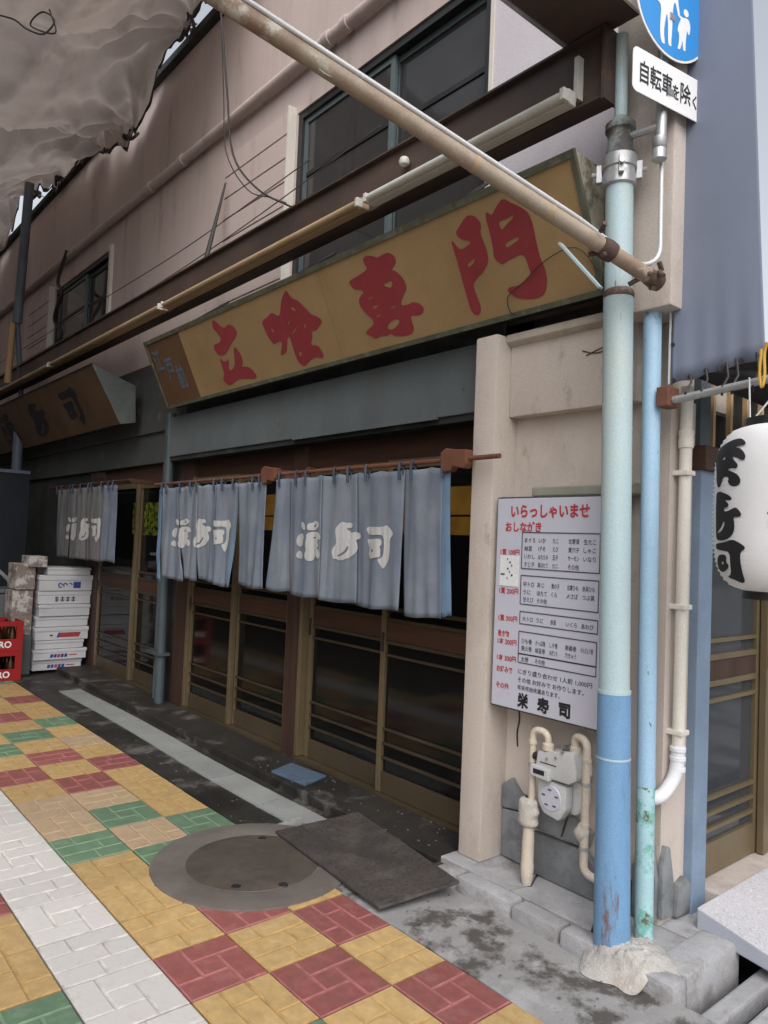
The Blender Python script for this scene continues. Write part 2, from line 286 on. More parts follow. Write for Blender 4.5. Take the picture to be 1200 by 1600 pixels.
def tube(bm, pts, r, n=10, cap=True):
    pts = [Vector(p) for p in pts]; rs = r if isinstance(r, (list, tuple)) else [r] * len(pts)
    rings = []; prev = None
    for i, p in enumerate(pts):
        t = (pts[min(i + 1, len(pts) - 1)] - pts[max(i - 1, 0)]).normalized()
        if prev is None:
            a = t.orthogonal().normalized()
        else:
            a = (prev - t * prev.dot(t)).normalized()
        prev = a; b = t.cross(a)
        rings.append([bm.verts.new(p + (a * math.cos(k * 2 * math.pi / n) + b * math.sin(k * 2 * math.pi / n)) * rs[i]) for k in range(n)])
    for i in range(len(rings) - 1):
        for k in range(n): bm.faces.new((rings[i][k], rings[i][(k + 1) % n], rings[i + 1][(k + 1) % n], rings[i + 1][k]))
    if cap: bm.faces.new(rings[0][::-1]); bm.faces.new(rings[-1])
    return bm
def bend(pts, rad=.06, n=5):
    """Round the corners of a polyline."""
    pts = [Vector(p) for p in pts]; out = [pts[0]]
    for i in range(1, len(pts) - 1):
        a, b, c = pts[i - 1], pts[i], pts[i + 1]; d = min(rad, (a - b).length * .49, (c - b).length * .49)
        p, q = b + (a - b).normalized() * d, b + (c - b).normalized() * d
        for k in range(n + 1):
            t = k / n; out.append(p * (1 - t) ** 2 + b * 2 * t * (1 - t) + q * t * t)
    return out + [pts[-1]]
def spline(pts, n=8):
    P = [Vector(p) for p in pts]; P = [P[0] * 2 - P[1]] + P + [P[-1] * 2 - P[-2]]; out = []
    for i in range(1, len(P) - 2):
        for k in range(n):
            t = k / n; a, b, c, d = P[i - 1:i + 3]
            out.append(.5 * ((2 * b) + (c - a) * t + (2 * a - 5 * b + 4 * c - d) * t * t + (3 * b - a - 3 * c + d) * t ** 3))
    return out + [P[-2]]
def lathe(bm, prof, c, n=32, axis='Z'):
    rings = []
    for r, h in prof:
        ring = []
        for k in range(n):
            a = 2 * math.pi * k / n
            p = (r * math.cos(a), r * math.sin(a), h)
            if axis == 'Y': p = (p[0], h, p[1])
            if axis == 'X': p = (h, p[0], p[1])
            ring.append(bm.verts.new(Vector(c) + Vector(p)))
        rings.append(ring)
    for i in range(len(rings) - 1):
        for k in range(n): bm.faces.new((rings[i][k], rings[i][(k + 1) % n], rings[i + 1][(k + 1) % n], rings[i + 1][k]))
    bm.faces.new(rings[0][::-1]); bm.faces.new(rings[-1])
    return bm
def sheet(bm, f, nu, nv, thick=None):
    """f(u,v)->point for u,v in 0..1; optional second skin offset by thick."""
    g = [[bm.verts.new(f(i / nu, j / nv)) for j in range(nv + 1)] for i in range(nu + 1)]
    for i in range(nu):
        for j in range(nv): bm.faces.new((g[i][j], g[i + 1][j], g[i + 1][j + 1], g[i][j + 1]))
    if thick:
        t = Vector(thick)
        h = [[bm.verts.new(v.co + t) for v in row] for row in g]
        for i in range(nu):
            for j in range(nv): bm.faces.new((h[i][j], h[i][j + 1], h[i + 1][j + 1], h[i + 1][j]))
        for i in range(nu):
            bm.faces.new((g[i][0], h[i][0], h[i + 1][0], g[i + 1][0])); bm.faces.new((g[i][nv], g[i + 1][nv], h[i + 1][nv], h[i][nv]))
        for j in range(nv):
            bm.faces.new((g[0][j], g[0][j + 1], h[0][j + 1], h[0][j])); bm.faces.new((g[nu][j], h[nu][j], h[nu][j + 1], g[nu][j + 1]))
    return bm

def chaikin(p, n=1):
    for _ in range(n):
        q = []
        for i in range(len(p)):
            a, b = p[i], p[(i + 1) % len(p)]
            q += [(a[0] * .75 + b[0] * .25, a[1] * .75 + b[1] * .25), (a[0] * .25 + b[0] * .75, a[1] * .25 + b[1] * .75)]
        p = q
    return p
def inside(pt, poly):
    x, y = pt; c = False; n = len(poly)
    for i in range(n):
        (x1, y1), (x2, y2) = poly[i], poly[i - 1]
        if (y1 > y) != (y2 > y) and x < (x2 - x1) * (y - y1) / (y2 - y1) + x1: c = not c
    return c
def glyph(bm, loops, place, smooth=1, cell=None):
    """Painted character: outlines (with holes) filled and placed by place(u,v)->point."""
    loops = [chaikin(l, smooth) for l in loops]
    outer = [l for l in loops if not any(l is not o and inside(l[0], o) for o in loops)]
    for o in outer:
        hs = [l for l in loops if l is not o and l not in outer and inside(l[0], o)]
        ring = [Vector((u, v, 0)) for u, v in o]; grp = [ring] + [[Vector((u, v, 0)) for u, v in h] for h in hs]
        flat = [p for g in grp for p in g]
        tris = tessellate_polygon(grp)
        b2 = bmesh.new(); vs_ = [b2.verts.new(p) for p in flat]
        for t in tris:
            try: b2.faces.new([vs_[i] for i in t])
            except ValueError: pass
        if cell:
            for _ in range(6):
                es = [e for e in b2.edges if e.calc_length() > cell]
                if not es: break
                bmesh.ops.subdivide_edges(b2, edges=es, cuts=1)
                bmesh.ops.triangulate(b2, faces=[f for f in b2.faces if len(f.verts) > 3])
        for v in b2.verts: v.co = place(v.co.x, v.co.y)
        me = bpy.data.meshes.new('t'); b2.to_mesh(me); b2.free(); bm.from_mesh(me); bpy.data.meshes.remove(me)
    return bm

def text_mesh(body, size=1.0, bold=0.0, align='LEFT', width=1.0):
    """Flat filled lettering from the built-in font, as a list of (verts, faces) in text space."""
    c = bpy.data.curves.new('lettering', 'FONT'); c.body = body; c.size = size; c.align_x = align; c.offset = bold; c.resolution_u = 3
    o = bpy.data.objects.new('lettering', c); COL.objects.link(o)
    bpy.context.view_layer.update()
    me = o.to_mesh()
    vv = [v.co.copy() for v in me.vertices]; ff = [tuple(p.vertices) for p in me.polygons]
    o.to_mesh_clear(); bpy.data.objects.remove(o); bpy.data.curves.remove(c)
    for v in vv: v.x *= width
    return vv, ff
def put_text(bm, tm, place):
    vv, ff = tm; vs_ = [bm.verts.new(place(v.x, v.y)) for v in vv]
    for f in ff:
        try: bm.faces.new([vs_[i] for i in f])
        except ValueError: pass
    return bm
# lettering outlines: metres along the signboard / unit squares / angle and height on the lantern
SIGN_GLYPHS = {'tachi':[[(-4.726,0.499),(-4.691,0.502),(-4.624,0.433),(-4.579,0.424),(-4.549,0.438),(-4.496,0.428),(-4.455,0.385),(-4.473,0.349),(-4.586,0.31),(-4.653,0.271),(-4.741,0.25),(-4.808,0.277),(-4.824,0.332),(-4.791,0.347),(-4.718,0.344),(-4.68,0.368),(-4.711,0.415),(-4.748,0.453)],[(-4.793,0.238),(-4.772,0.237),(-4.748,0.21),(-4.679,0.219),(-4.685,0.194),(-4.717,0.163),(-4.707,0.14),(-4.654,0.148),(-4.617,0.173),(-4.595,0.22),(-4.58,0.258),(-4.549,0.288),(-4.52,0.258),(-4.499,0.214),(-4.507,0.165),(-4.546,0.143),(-4.49,0.137),(-4.427,0.114),(-4.399,0.068),(-4.394,0.052),(-4.426,0.039),(-4.541,0.058),(-4.655,0.07),(-4.77,0.039),(-4.818,0.061),(-4.843,0.097),(-4.811,0.119),(-4.798,0.138)]],'kui':[[(-3.895,0.401),(-3.844,0.461),(-3.774,0.499),(-3.752,0.44),(-3.696,0.415),(-3.649,0.361),(-3.609,0.31),(-3.545,0.28),(-3.528,0.251),(-3.578,0.231),(-3.608,0.215),(-3.657,0.22),(-3.661,0.186),(-3.689,0.161),(-3.7,0.141),(-3.636,0.133),(-3.608,0.08),(-3.613,0.059),(-3.635,0.05),(-3.686,0.067),(-3.716,0.068),(-3.77,0.054),(-3.83,0.029),(-3.871,0.057),(-3.887,0.101),(-3.889,0.156),(-3.887,0.202),(-3.886,0.238),(-3.915,0.225),(-3.942,0.184),(-3.975,0.144),(-4.049,0.138),(-4.027,0.162),(-3.991,0.202),(-3.992,0.221),(-4.025,0.222),(-4.082,0.214),(-4.093,0.239),(-4.12,0.282),(-4.131,0.336),(-4.134,0.369),(-4.103,0.381),(-4.046,0.388),(-4.011,0.404),(-3.981,0.397),(-3.946,0.372),(-3.921,0.371)],[(-3.787,0.391),(-3.758,0.388),(-3.742,0.36),(-3.76,0.362),(-3.782,0.379)],[(-4.055,0.316),(-4.035,0.308),(-4.032,0.289),(-4.05,0.287)],[(-3.856,0.313),(-3.828,0.329),(-3.844,0.306),(-3.87,0.298)],[(-3.852,0.249),(-3.773,0.277),(-3.788,0.264),(-3.842,0.238)],[(-3.703,0.277),(-3.691,0.262),(-3.703,0.247),(-3.711,0.253)],[(-3.844,0.121),(-3.813,0.125),(-3.829,0.096),(-3.846,0.103)]],'sen':[[(-3.2,0.403),(-3.18,0.409),(-3.089,0.418),(-3.036,0.426),(-3.029,0.44),(-3.043,0.464),(-3.037,0.488),(-3.004,0.494),(-2.948,0.474),(-2.938,0.462),(-2.881,0.466),(-2.849,0.468),(-2.807,0.442),(-2.805,0.412),(-2.826,0.397),(-2.856,0.38),(-2.824,0.367),(-2.794,0.33),(-2.78,0.292),(-2.785,0.268),(-2.834,0.234),(-2.861,0.199),(-2.806,0.192),(-2.766,0.199),(-2.716,0.176),(-2.703,0.145),(-2.729,0.125),(-2.785,0.132),(-2.81,0.137),(-2.812,0.097),(-2.809,0.066),(-2.836,0.045),(-2.897,0.046),(-2.97,0.06),(-2.99,0.08),(-3.03,0.071),(-3.065,0.083),(-3.121,0.072),(-3.145,0.093),(-3.18,0.111),(-3.184,0.122),(-3.143,0.136),(-3.098,0.149),(-3.097,0.181),(-3.14,0.217),(-3.169,0.267),(-3.163,0.298),(-3.128,0.317),(-3.108,0.323),(-3.117,0.341),(-3.171,0.354),(-3.194,0.38)],[(-2.941,0.33),(-2.876,0.333),(-2.874,0.314),(-2.898,0.295),(-2.911,0.308),(-2.932,0.313)],[(-3.091,0.287),(-3.039,0.291),(-3.053,0.278),(-3.086,0.279)],[(-3.073,0.241),(-3.028,0.241),(-3.029,0.228),(-3.069,0.226)],[(-3.073,0.19),(-3.019,0.19),(-3.032,0.178),(-3.064,0.18)],[(-2.943,0.205),(-2.893,0.21),(-2.912,0.195)],[(-3.008,0.11),(-2.977,0.136),(-2.918,0.144),(-2.893,0.129),(-2.927,0.104),(-2.979,0.094)]],'mon':[[(-2.421,0.402),(-2.41,0.402),(-2.393,0.367),(-2.372,0.35),(-2.311,0.362),(-2.311,0.371),(-2.337,0.385),(-2.369,0.401),(-2.383,0.432),(-2.351,0.449),(-2.311,0.476),(-2.279,0.48),(-2.249,0.464),(-2.229,0.435),(-2.229,0.413),(-2.245,0.388),(-2.236,0.346),(-2.229,0.296),(-2.239,0.259),(-2.275,0.229),(-2.324,0.21),(-2.356,0.19),(-2.356,0.153),(-2.345,0.095),(-2.347,0.064),(-2.365,0.046),(-2.391,0.051),(-2.41,0.077),(-2.411,0.138),(-2.414,0.204),(-2.413,0.296),(-2.418,0.352)],[(-2.361,0.282),(-2.313,0.296),(-2.311,0.283),(-2.355,0.263)],[(-2.189,0.461),(-2.175,0.458),(-2.159,0.439),(-2.134,0.461),(-2.113,0.475),(-2.081,0.489),(-2.047,0.46),(-1.995,0.422),(-1.968,0.389),(-1.963,0.335),(-1.966,0.271),(-1.965,0.205),(-1.952,0.16),(-1.954,0.11),(-1.974,0.065),(-2.011,0.047),(-2.073,0.055),(-2.134,0.074),(-2.16,0.099),(-2.176,0.12),(-2.151,0.128),(-2.113,0.123),(-2.072,0.13),(-2.041,0.144),(-2.029,0.158),(-2.033,0.189),(-2.037,0.228),(-2.053,0.246),(-2.081,0.244),(-2.116,0.24),(-2.139,0.238),(-2.164,0.229),(-2.187,0.248),(-2.202,0.272),(-2.193,0.317),(-2.191,0.376),(-2.194,0.42)],[(-2.132,0.406),(-2.086,0.404),(-2.046,0.41),(-2.056,0.395),(-2.092,0.385),(-2.12,0.368),(-2.129,0.375)],[(-2.127,0.311),(-2.052,0.32),(-2.046,0.306),(-2.098,0.295),(-2.124,0.291)]]}
KANJI = {'ei':[[(0.159,0.948),(0.235,0.976),(0.329,0.935),(0.382,0.839),(0.365,0.757),(0.273,0.769),(0.186,0.837)],[(0.444,0.909),(0.508,0.945),(0.598,0.937),(0.703,1.0),(0.814,0.984),(0.905,0.912),(0.867,0.844),(0.784,0.795),(0.742,0.767),(0.611,0.766),(0.455,0.758),(0.427,0.84)],[(0.625,0.869),(0.753,0.919),(0.79,0.892),(0.694,0.829)],[(0.01,0.584),(0.12,0.669),(0.28,0.686),(0.323,0.591),(0.271,0.493),(0.258,0.368),(0.122,0.341),(0.0,0.416)],[(0.005,0.165),(0.083,0.251),(0.223,0.229),(0.275,0.148),(0.247,0.036),(0.122,0.044),(0.001,0.095)],[(0.417,0.661),(0.525,0.718),(0.723,0.735),(0.898,0.711),(1.0,0.605),(0.962,0.538),(0.866,0.562),(0.851,0.468),(0.9,0.389),(0.817,0.332),(0.929,0.283),(0.988,0.178),(0.943,0.083),(0.848,0.092),(0.786,0.17),(0.725,0.1),(0.665,0.029),(0.512,0.0),(0.395,0.057),(0.372,0.18),(0.425,0.264),(0.39,0.427),(0.425,0.565)],[(0.624,0.584),(0.754,0.614),(0.786,0.587),(0.692,0.55)]],'ju':[[(0.106,0.825),(0.222,0.927),(0.338,1.0),(0.48,0.958),(0.636,0.973),(0.718,0.903),(0.664,0.833),(0.526,0.845),(0.51,0.788),(0.61,0.761),(0.652,0.706),(0.784,0.75),(0.939,0.711),(1.0,0.629),(0.947,0.573),(0.797,0.541),(0.86,0.445),(0.875,0.307),(0.761,0.162),(0.573,0.069),(0.339,0.0),(0.198,0.007),(0.175,0.049),(0.054,0.014),(0.028,0.099),(0.0,0.214),(0.034,0.331),(0.133,0.392),(0.146,0.508),(0.118,0.623),(0.091,0.738)],[(0.553,0.393),(0.588,0.337),(0.524,0.222),(0.371,0.13),(0.213,0.094),(0.19,0.136),(0.348,0.186),(0.482,0.277)]],'shi':[[(0.0,0.901),(0.059,0.955),(0.245,0.944),(0.645,0.948),(0.759,1.0),(0.878,0.937),(1.0,0.825),(0.967,0.748),(0.893,0.696),(0.89,0.442),(0.866,0.213),(0.758,0.08),(0.685,0.0),(0.603,0.047),(0.493,0.217),(0.572,0.23),(0.685,0.307),(0.705,0.487),(0.689,0.743),(0.537,0.771),(0.257,0.755),(0.092,0.771),(0.025,0.836)],[(0.037,0.664),(0.222,0.66),(0.503,0.687),(0.604,0.651),(0.611,0.548),(0.534,0.507),(0.579,0.431),(0.566,0.328),(0.581,0.269),(0.431,0.245),(0.291,0.226),(0.17,0.203),(0.083,0.283),(0.096,0.389),(0.121,0.455),(0.055,0.572)],[(0.218,0.419),(0.298,0.443),(0.314,0.383),(0.242,0.362)]]}
LANTERN = [[(-1.474,1.808),(-1.236,1.826),(-0.998,1.839),(-0.819,1.846),(-0.652,1.847),(-0.534,1.832),(-0.535,1.823),(-0.645,1.822),(-0.728,1.818),(-0.619,1.815),(-0.522,1.798),(-0.493,1.783),(-0.532,1.773),(-0.66,1.785),(-0.753,1.791),(-0.714,1.779),(-0.618,1.763),(-0.639,1.75),(-0.758,1.754),(-0.836,1.75),(-0.722,1.742),(-0.608,1.732),(-0.551,1.712),(-0.6,1.697),(-0.725,1.696),(-0.821,1.711),(-0.793,1.723),(-0.863,1.731),(-0.954,1.724),(-0.97,1.71),(-1.057,1.694),(-1.145,1.709),(-1.191,1.759),(-1.315,1.789)],[(-1.009,1.786),(-0.916,1.794),(-0.93,1.782)],[(-1.134,1.681),(-1.03,1.685),(-0.903,1.679),(-0.782,1.671),(-0.705,1.659),(-0.763,1.653),(-0.88,1.657),(-0.777,1.643),(-0.792,1.634),(-0.893,1.63),(-0.873,1.619),(-0.744,1.625),(-0.644,1.633),(-0.577,1.624),(-0.525,1.609),(-0.574,1.602),(-0.682,1.603),(-0.652,1.582),(-0.663,1.556),(-0.751,1.538),(-0.902,1.53),(-1.105,1.532),(-1.13,1.552),(-1.14,1.601),(-1.151,1.637),(-1.146,1.664)],[(-0.886,1.593),(-0.859,1.582),(-0.941,1.56),(-1.065,1.552),(-1.05,1.56),(-0.942,1.573)],[(-1.139,1.521),(-0.867,1.525),(-0.705,1.535),(-0.596,1.528),(-0.484,1.516),(-0.463,1.507),(-0.551,1.496),(-0.564,1.471),(-0.561,1.437),(-0.567,1.407),(-0.674,1.401),(-0.793,1.409),(-1.002,1.418),(-0.822,1.428),(-0.78,1.461),(-0.761,1.495),(-0.916,1.499),(-1.124,1.503),(-1.146,1.512)],[(-1.096,1.483),(-0.924,1.489),(-0.839,1.482),(-0.881,1.464),(-0.821,1.456),(-0.87,1.443),(-1.057,1.431),(-1.217,1.436),(-1.201,1.458)],[(-1.007,1.464),(-0.936,1.466),(-0.954,1.457),(-1.019,1.456)]]

# ------------------------------------------------------------------ ground and paving (setting)
ground = struct(finish('ground', bx(-400, 400, -400, 400, -.30, -.16), MT['asphalt']))
pave = struct(finish('tiled_pavement', bx(-24, .6, -4.2, 1.972, -.10, -.012), MT['grout']))
ROWS = [(1.717, 1.974), (1.424, 1.717), (1.138, 1.424), (.839, 1.138), (.548, .839), (.25, .548), (-.05, .25), (-.35, -.05)]
KT = .3045
def tile_mesh(kind):
    """One 1x1 moulded paving tile: slab with five or seven raised brick fields."""
    bm = BM(); g = .014
    box(bm, .010, .990, .012, .988, -.012, -.0035)
    for f in bm.faces: f.material_index = 1
    t = 1 / 3
    if kind == 0: cells = [(0, 2, 0, 1), (2, 3, 0, 2), (1, 3, 2, 3), (0, 1, 1, 3), (1, 2, 1, 2)]
    elif kind == 1: cells = [(0, 2, 0, 1), (2, 3, 0, 1), (0, 1, 1, 2), (1, 3, 1, 2), (0, 2, 2, 3), (2, 3, 2, 3)]
    else: cells = [(0, 1, 0, 1.5), (0, 1, 1.5, 3), (1, 2, 0, 1), (1, 2, 1, 3), (2, 3, 0, 2), (2, 3, 2, 3)]
    for a, b, c, d in cells:
        x0, x1, y0, y1 = a * t + g, b * t - g, c * t + g, d * t - g; e = .012
        lo = [bm.verts.new(p) for p in ((x0 - .005, y0 - .005, -.0036), (x1 + .005, y0 - .005, -.0036), (x1 + .005, y1 + .005, -.0036), (x0 - .005, y1 + .005, -.0036))]
        hi = [bm.verts.new(p) for p in ((x0 + e, y0 + e, 0), (x1 - e, y0 + e, 0), (x1 - e, y1 - e, 0), (x0 + e, y1 - e, 0))]
        bm.faces.new(hi).material_index = 0
        for i in range(4): bm.faces.new((lo[i], lo[(i + 1) % 4], hi[(i + 1) % 4], hi[i])).material_index = 1
    for v in bm.verts: v.co.x -= .5; v.co.y -= .5
    me = bpy.data.meshes.new('paving_tile'); bm.normal_update(); bm.to_mesh(me); bm.free(); return me
TM = {}
def tile_data(kind, c):
    if (kind, c) not in TM:
        me = tile_mesh(kind); me.materials.append(MT['tile_' + c]); me.materials.append(MT['dust_' + c]); TM[kind, c] = me
    return TM[kind, c]
PAT = {0: {0: 'r', 2: 'r', 6: 'g', 10: 'r', 14: 'g', 17: 'r', 20: 'g'}, 1: {1: 'r', 3: 'r', 5: 'g', 7: 'g', 9: 'r', 11: 'r', 13: 'g', 15: 'r', 18: 'g', 21: 'r', -1: 'g'},
       2: {2: 'r', 6: 'g', 7: 't', 8: 't', 10: 'r', 12: 'g', 16: 'r', 19: 'g', 0: 'g'}, 4: {2: 'g', 5: 'r', 7: 'g', 10: 'r', 14: 'g', 0: 'r'},
       5: {1: 'r', 3: 'g', 6: 'r', 9: 'g', 12: 'r'}, 6: {2: 'r', 4: 'g', 8: 'r', 11: 'g'}, 7: {1: 'g', 5: 'r', 9: 'g'}}
for r, (ya, yb) in enumerate(ROWS):
    for k in range(-5, 27 if r < 5 else 12):
        c = 'w' if r == 3 else PAT.get(r, {}).get(k, 'y')
        if c == 'y' and rng.random() < .10: c = 't'
        kind = (k * 2 + r) % 3 if r != 3 else (2 if k % 2 else 0)
        o = bpy.data.objects.new('paving_tile', tile_data(kind, c)); COL.objects.link(o); o.parent = pave
        q = rng.choice((0, 2)); o.rotation_euler.z = q * math.pi / 2
        o.rotation_euler.x = rng.uniform(-.003, .003); o.rotation_euler.y = rng.uniform(-.003, .003)
        o.location = (-1.59 - KT * (k + .5), (ya + yb) / 2, rng.uniform(-.0015, .0015)); o.scale = (KT, yb - ya, 1)

def rough_slab(bm, outline, z0, z1, seed=0, amp=.006, cells=(24, 10)):
    prism(bm, [(x, y, z0) for x, y in outline], (0, 0, z1 - z0)); return bm
gut = struct(finish('gutter_concrete', sheet(BM(), lambda u, v: Vector((-3.3 + 5.3 * u, 1.976 + .40 * v,
      -.004 + .010 * mnoise.noise(Vector((u * 14, v * 3, 1.3))) + .024 * v)), 90, 12, (0, 0, -.12)), MT['concrete'], smooth=True))
gut2 = struct(finish('gutter_strip', bx(-24, -3.302, 1.976, 2.45, -.12, -.001), MT['dark_concrete']))
for a, b, dy, rz in ((-7.1, -5.76, .010, .004), (-5.745, -4.75, 0, -.006), (-4.735, -4.12, -.004, .003), (-4.112, -3.60, -.002, -.004), (-3.594, -3.26, .002, .002)):
    n = 6; rr = random.Random(int(a * 100))
    dy = rz = 0; up_ = [(a + (b - a) * i / n, 2.39 + .012 * math.sin((a + (b - a) * i / n) * 1.9) + rr.uniform(-.002, .002)) for i in range(n + 1)]
    lo_ = [(a + (b - a) * i / n + rr.uniform(-.01, .01), 2.195 + .012 * math.sin((a + (b - a) * i / n) * 1.9) + rr.uniform(-.003, .003)) for i in range(n, -1, -1)]
    finish('gutter_lid', prism(BM(), [(x, y, -.03) for x, y in up_ + lo_], (0, 0, .037 + rr.uniform(-.001, .002))), MT['white_conc'], gut2, bevel=.002)
apron = struct(finish('shop_apron', bx(-24, -2.42, 2.452, 2.95, -.12, .052), MT['dark_concrete'], bevel=.008))
pier_floor = struct(finish('pier_paving', bx(-2.42, -1.39, 2.41, 3.0, -.14, .045), MT['grout']))
for pts in (((-2.415, 2.455), (-2.02, 2.455), (-1.99, 2.56), (-2.20, 2.995), (-2.415, 2.995)), ((-2.01, 2.455), (-1.62, 2.455), (-1.68, 2.585), (-1.98, 2.555)),
            ((-1.985, 2.565), (-1.685, 2.595), (-1.66, 2.70), (-1.78, 2.995), (-2.19, 2.995)), ((-1.61, 2.455), (-1.30, 2.46), (-1.30, 2.70), (-1.65, 2.70), (-1.675, 2.59)),
            ((-1.652, 2.708), (-1.30, 2.708), (-1.30, 2.995), (-1.77, 2.995))):
    finish('paving_stone', prism(BM(), [(x, y, .0) for x, y in pts], (0, 0, .07 + rng.uniform(-.003, .003))), MT['kerb'], pier_floor, bevel=.005)
kerb = struct(finish('kerb', bx(-2.36, -1.24, 2.375, 2.44, -.12, .02), MT['kerb']))
for a, b in ((-2.355, -2.235), (-2.222, -1.93), (-1.922, -1.70), (-1.69, -1.238)):
    finish('kerb_stone', bx(a, b, 2.355, 2.449, -.1, .076 + rng.uniform(-.003, .003)), MT['kerb'], kerb, bevel=.020, smooth=True)
for a, b in ((2.45, 2.84),):
    finish('kerb_stone', bx(-1.372, -1.24, a + .002, b, -.1, .079), MT['kerb'], kerb, bevel=.018, smooth=True)
# lump of mortar round the post foot
def lump(u, v):
    a = 2 * math.pi * u; w = Vector((math.cos(a) * v, math.sin(a) * v, 0))
    rad = .142 + .022 * math.sin(a * 2 + .6) + .016 * math.sin(a * 5); n = mnoise.noise(Vector((w.x * 3 + 4, w.y * 3, .7)))
    n2 = mnoise.noise(Vector((w.x * 9, w.y * 9, 2.7))); x, y = -1.435 + w.x * rad, 2.425 + w.y * rad * 1.05
    e = max(0, min(1, (y - 2.30) / .075)); base = .018 + .056 * e * e * (3 - 2 * e)
    return Vector((x, y, base - .006 + .046 * (1 - v ** 2) + (.014 * n + .013 * n2 + .006 * mnoise.noise(Vector((w.x * 22, w.y * 22, 5)))) * min(1, 3 - 3 * v)))
mort = finish('mortar_footing', sheet(BM(), lump, 64, 20), MT['cement'], smooth='all', loc=(-1.44, 2.40, 0))
tag(mort, 'lumpy pale mortar heaped around the foot of the blue post', 'mortar')
# side street gutter with concrete bars
strd = struct(finish('side_street', bx(-.62, 14, 2.30, 60, -.15, -.02), MT['concrete']))
sg = struct(finish('side_gutter', bx(-1.30, -.62, 2.30, 60, -.15, -.11), MT['black']))
struct(finish('crossing_road', bx(.6, 14, -40, 2.29, -.15, -.02), MT['concrete']))
for a, b in ((-1.19, -1.125), (-1.075, -.85), (-.80, -.64)):
    finish('gutter_bar', bx(a, b, 2.42, 2.90, -.09, -.012 + rng.uniform(-.006, .004)), MT['kerb'], sg, bevel=.01)
finish('gutter_bar', bx(-1.30, -.62, 2.31, 2.415, -.09, -.02), MT['concrete'], sg, bevel=.01)

# ------------------------------------------------------------------ the shop building
shop = thing('sushi_shop', (-5, 2.9, 0), 'old two storey shop with pink upper wall and dark sliding doors below', 'building')
def P(name, bm, m, **k): return finish(name, bm, MT[m], shop, **k)
def holed(x0, x1, z0, z1, y0, y1, holes):
    xs = sorted({x0, x1, *[h[0] for h in holes], *[h[1] for h in holes]}); zs = sorted({z0, z1, *[h[2] for h in holes], *[h[3] for h in holes]})
    bm = BM()
    for i in range(len(xs) - 1):
        for j in range(len(zs) - 1):
            cx, cz = (xs[i] + xs[i + 1]) / 2, (zs[j] + zs[j + 1]) / 2
            if not any(h[0] < cx < h[1] and h[2] < cz < h[3] for h in holes): box(bm, xs[i], xs[i + 1], y0, y1, zs[j], zs[j + 1])
    return bm
W1 = (-4.39, -2.56, 2.92, 4.49); W2 = (-9.98, -8.0, 3.55, 4.54)
P('upper_wall', holed(-24, -1.63, 2.62, 5.86, 2.75, 2.90, [W1, W2]), 'pink')
P('painted_light_panel', bx(-2.528, -1.632, 2.744, 2.7495, 2.9, 4.9), 'painted_light_wall')  # overlay on the pink wall: light from the opening painted as paler colour
P('roof', bx(-24, -1.50, 2.90, 5.42, 5.75, 5.86), 'soot')
P('wall_cap', bx(-24, -1.50, 2.68, 2.92, 5.862, 5.93), 'soot')
P('back_wall', bx(-24, -2.6, 5.32, 5.42, 0, 5.75), 'wall_far')
P('side_wall', bx(-1.63, -1.50, 2.76, 3.25, 2.10, 5.75), 'plaster_dirty')
P('side_wall', bx(-2.62, -2.50, 3.25, 5.318, 0, 5.75), 'plaster_dirty')
P('return_wall', bx(-2.50, -1.63, 3.15, 3.25, 2.10, 5.75), 'plaster_dirty')
P('lower_wall', bx(-24, -5.90, 2.74, 2.90, 2.12, 2.618), 'grey_wall')
P('mortar_panel', bx(-24, -5.89, 2.712, 2.746, 2.40, 3.05), 'grey_wall')
P('cladding', sheet(BM(), lambda u, v: Vector((-5.88 + 3.49 * u, 2.725 + .012 * math.sin(u * 40) * math.sin(v * 3.1), 2.485 + .26 * v)), 60, 3, (0, .02, 0)), 'soot')
# ground floor timbers
for a, b in ((-4.255, -4.085), (-6.00, -5.76), (-8.30, -7.92)): P('post', bx(a, b, 2.765, 2.88, .05, 2.14), 'wood_v', bevel=.004)
P('transom', bx(-5.99, -2.40, 2.80, 2.86, 1.96, 2.137), 'wood')
P('transom', bx(-7.92, -6.40, 2.80, 2.86, 1.96, 2.117), 'wood')
P('board_wall', bx(-6.40, -6.00, 2.79, 2.86, .05, 2.12), 'soot')
P('board_wall', bx(-24, -8.30, 2.79, 2.86, .05, 2.12), 'soot')
P('fascia', bx(-6.12, -2.395, 2.66, 2.79, 2.14, 2.482), 'grey_fascia', bevel=.006)
P('fascia_strip', bx(-6.12, -2.395, 2.672, 2.80, 2.105, 2.139), 'soot')
P('fascia_strip', bx(-4.1, -2.75, 2.64, 2.658, 2.128, 2.150), 'grey_fascia')
P('sill', bx(-4.085, -2.40, 2.75, 2.90, .053, .072), 'bronze_dull')
P('sill', bx(-5.76, -4.255, 2.75, 2.90, .053, .072), 'bronze_dull')
P('sill', bx(-7.92, -6.40, 2.75, 2.90, .053, .072), 'bronze_dull')
# inside
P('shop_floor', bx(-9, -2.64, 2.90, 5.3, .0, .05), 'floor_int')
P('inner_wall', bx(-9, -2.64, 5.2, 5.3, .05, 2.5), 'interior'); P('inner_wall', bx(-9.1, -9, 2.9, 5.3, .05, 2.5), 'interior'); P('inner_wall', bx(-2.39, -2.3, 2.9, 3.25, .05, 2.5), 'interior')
P('inner_ceiling', bx(-9, -2.3, 2.9, 5.3, 2.5, 2.56), 'interior')

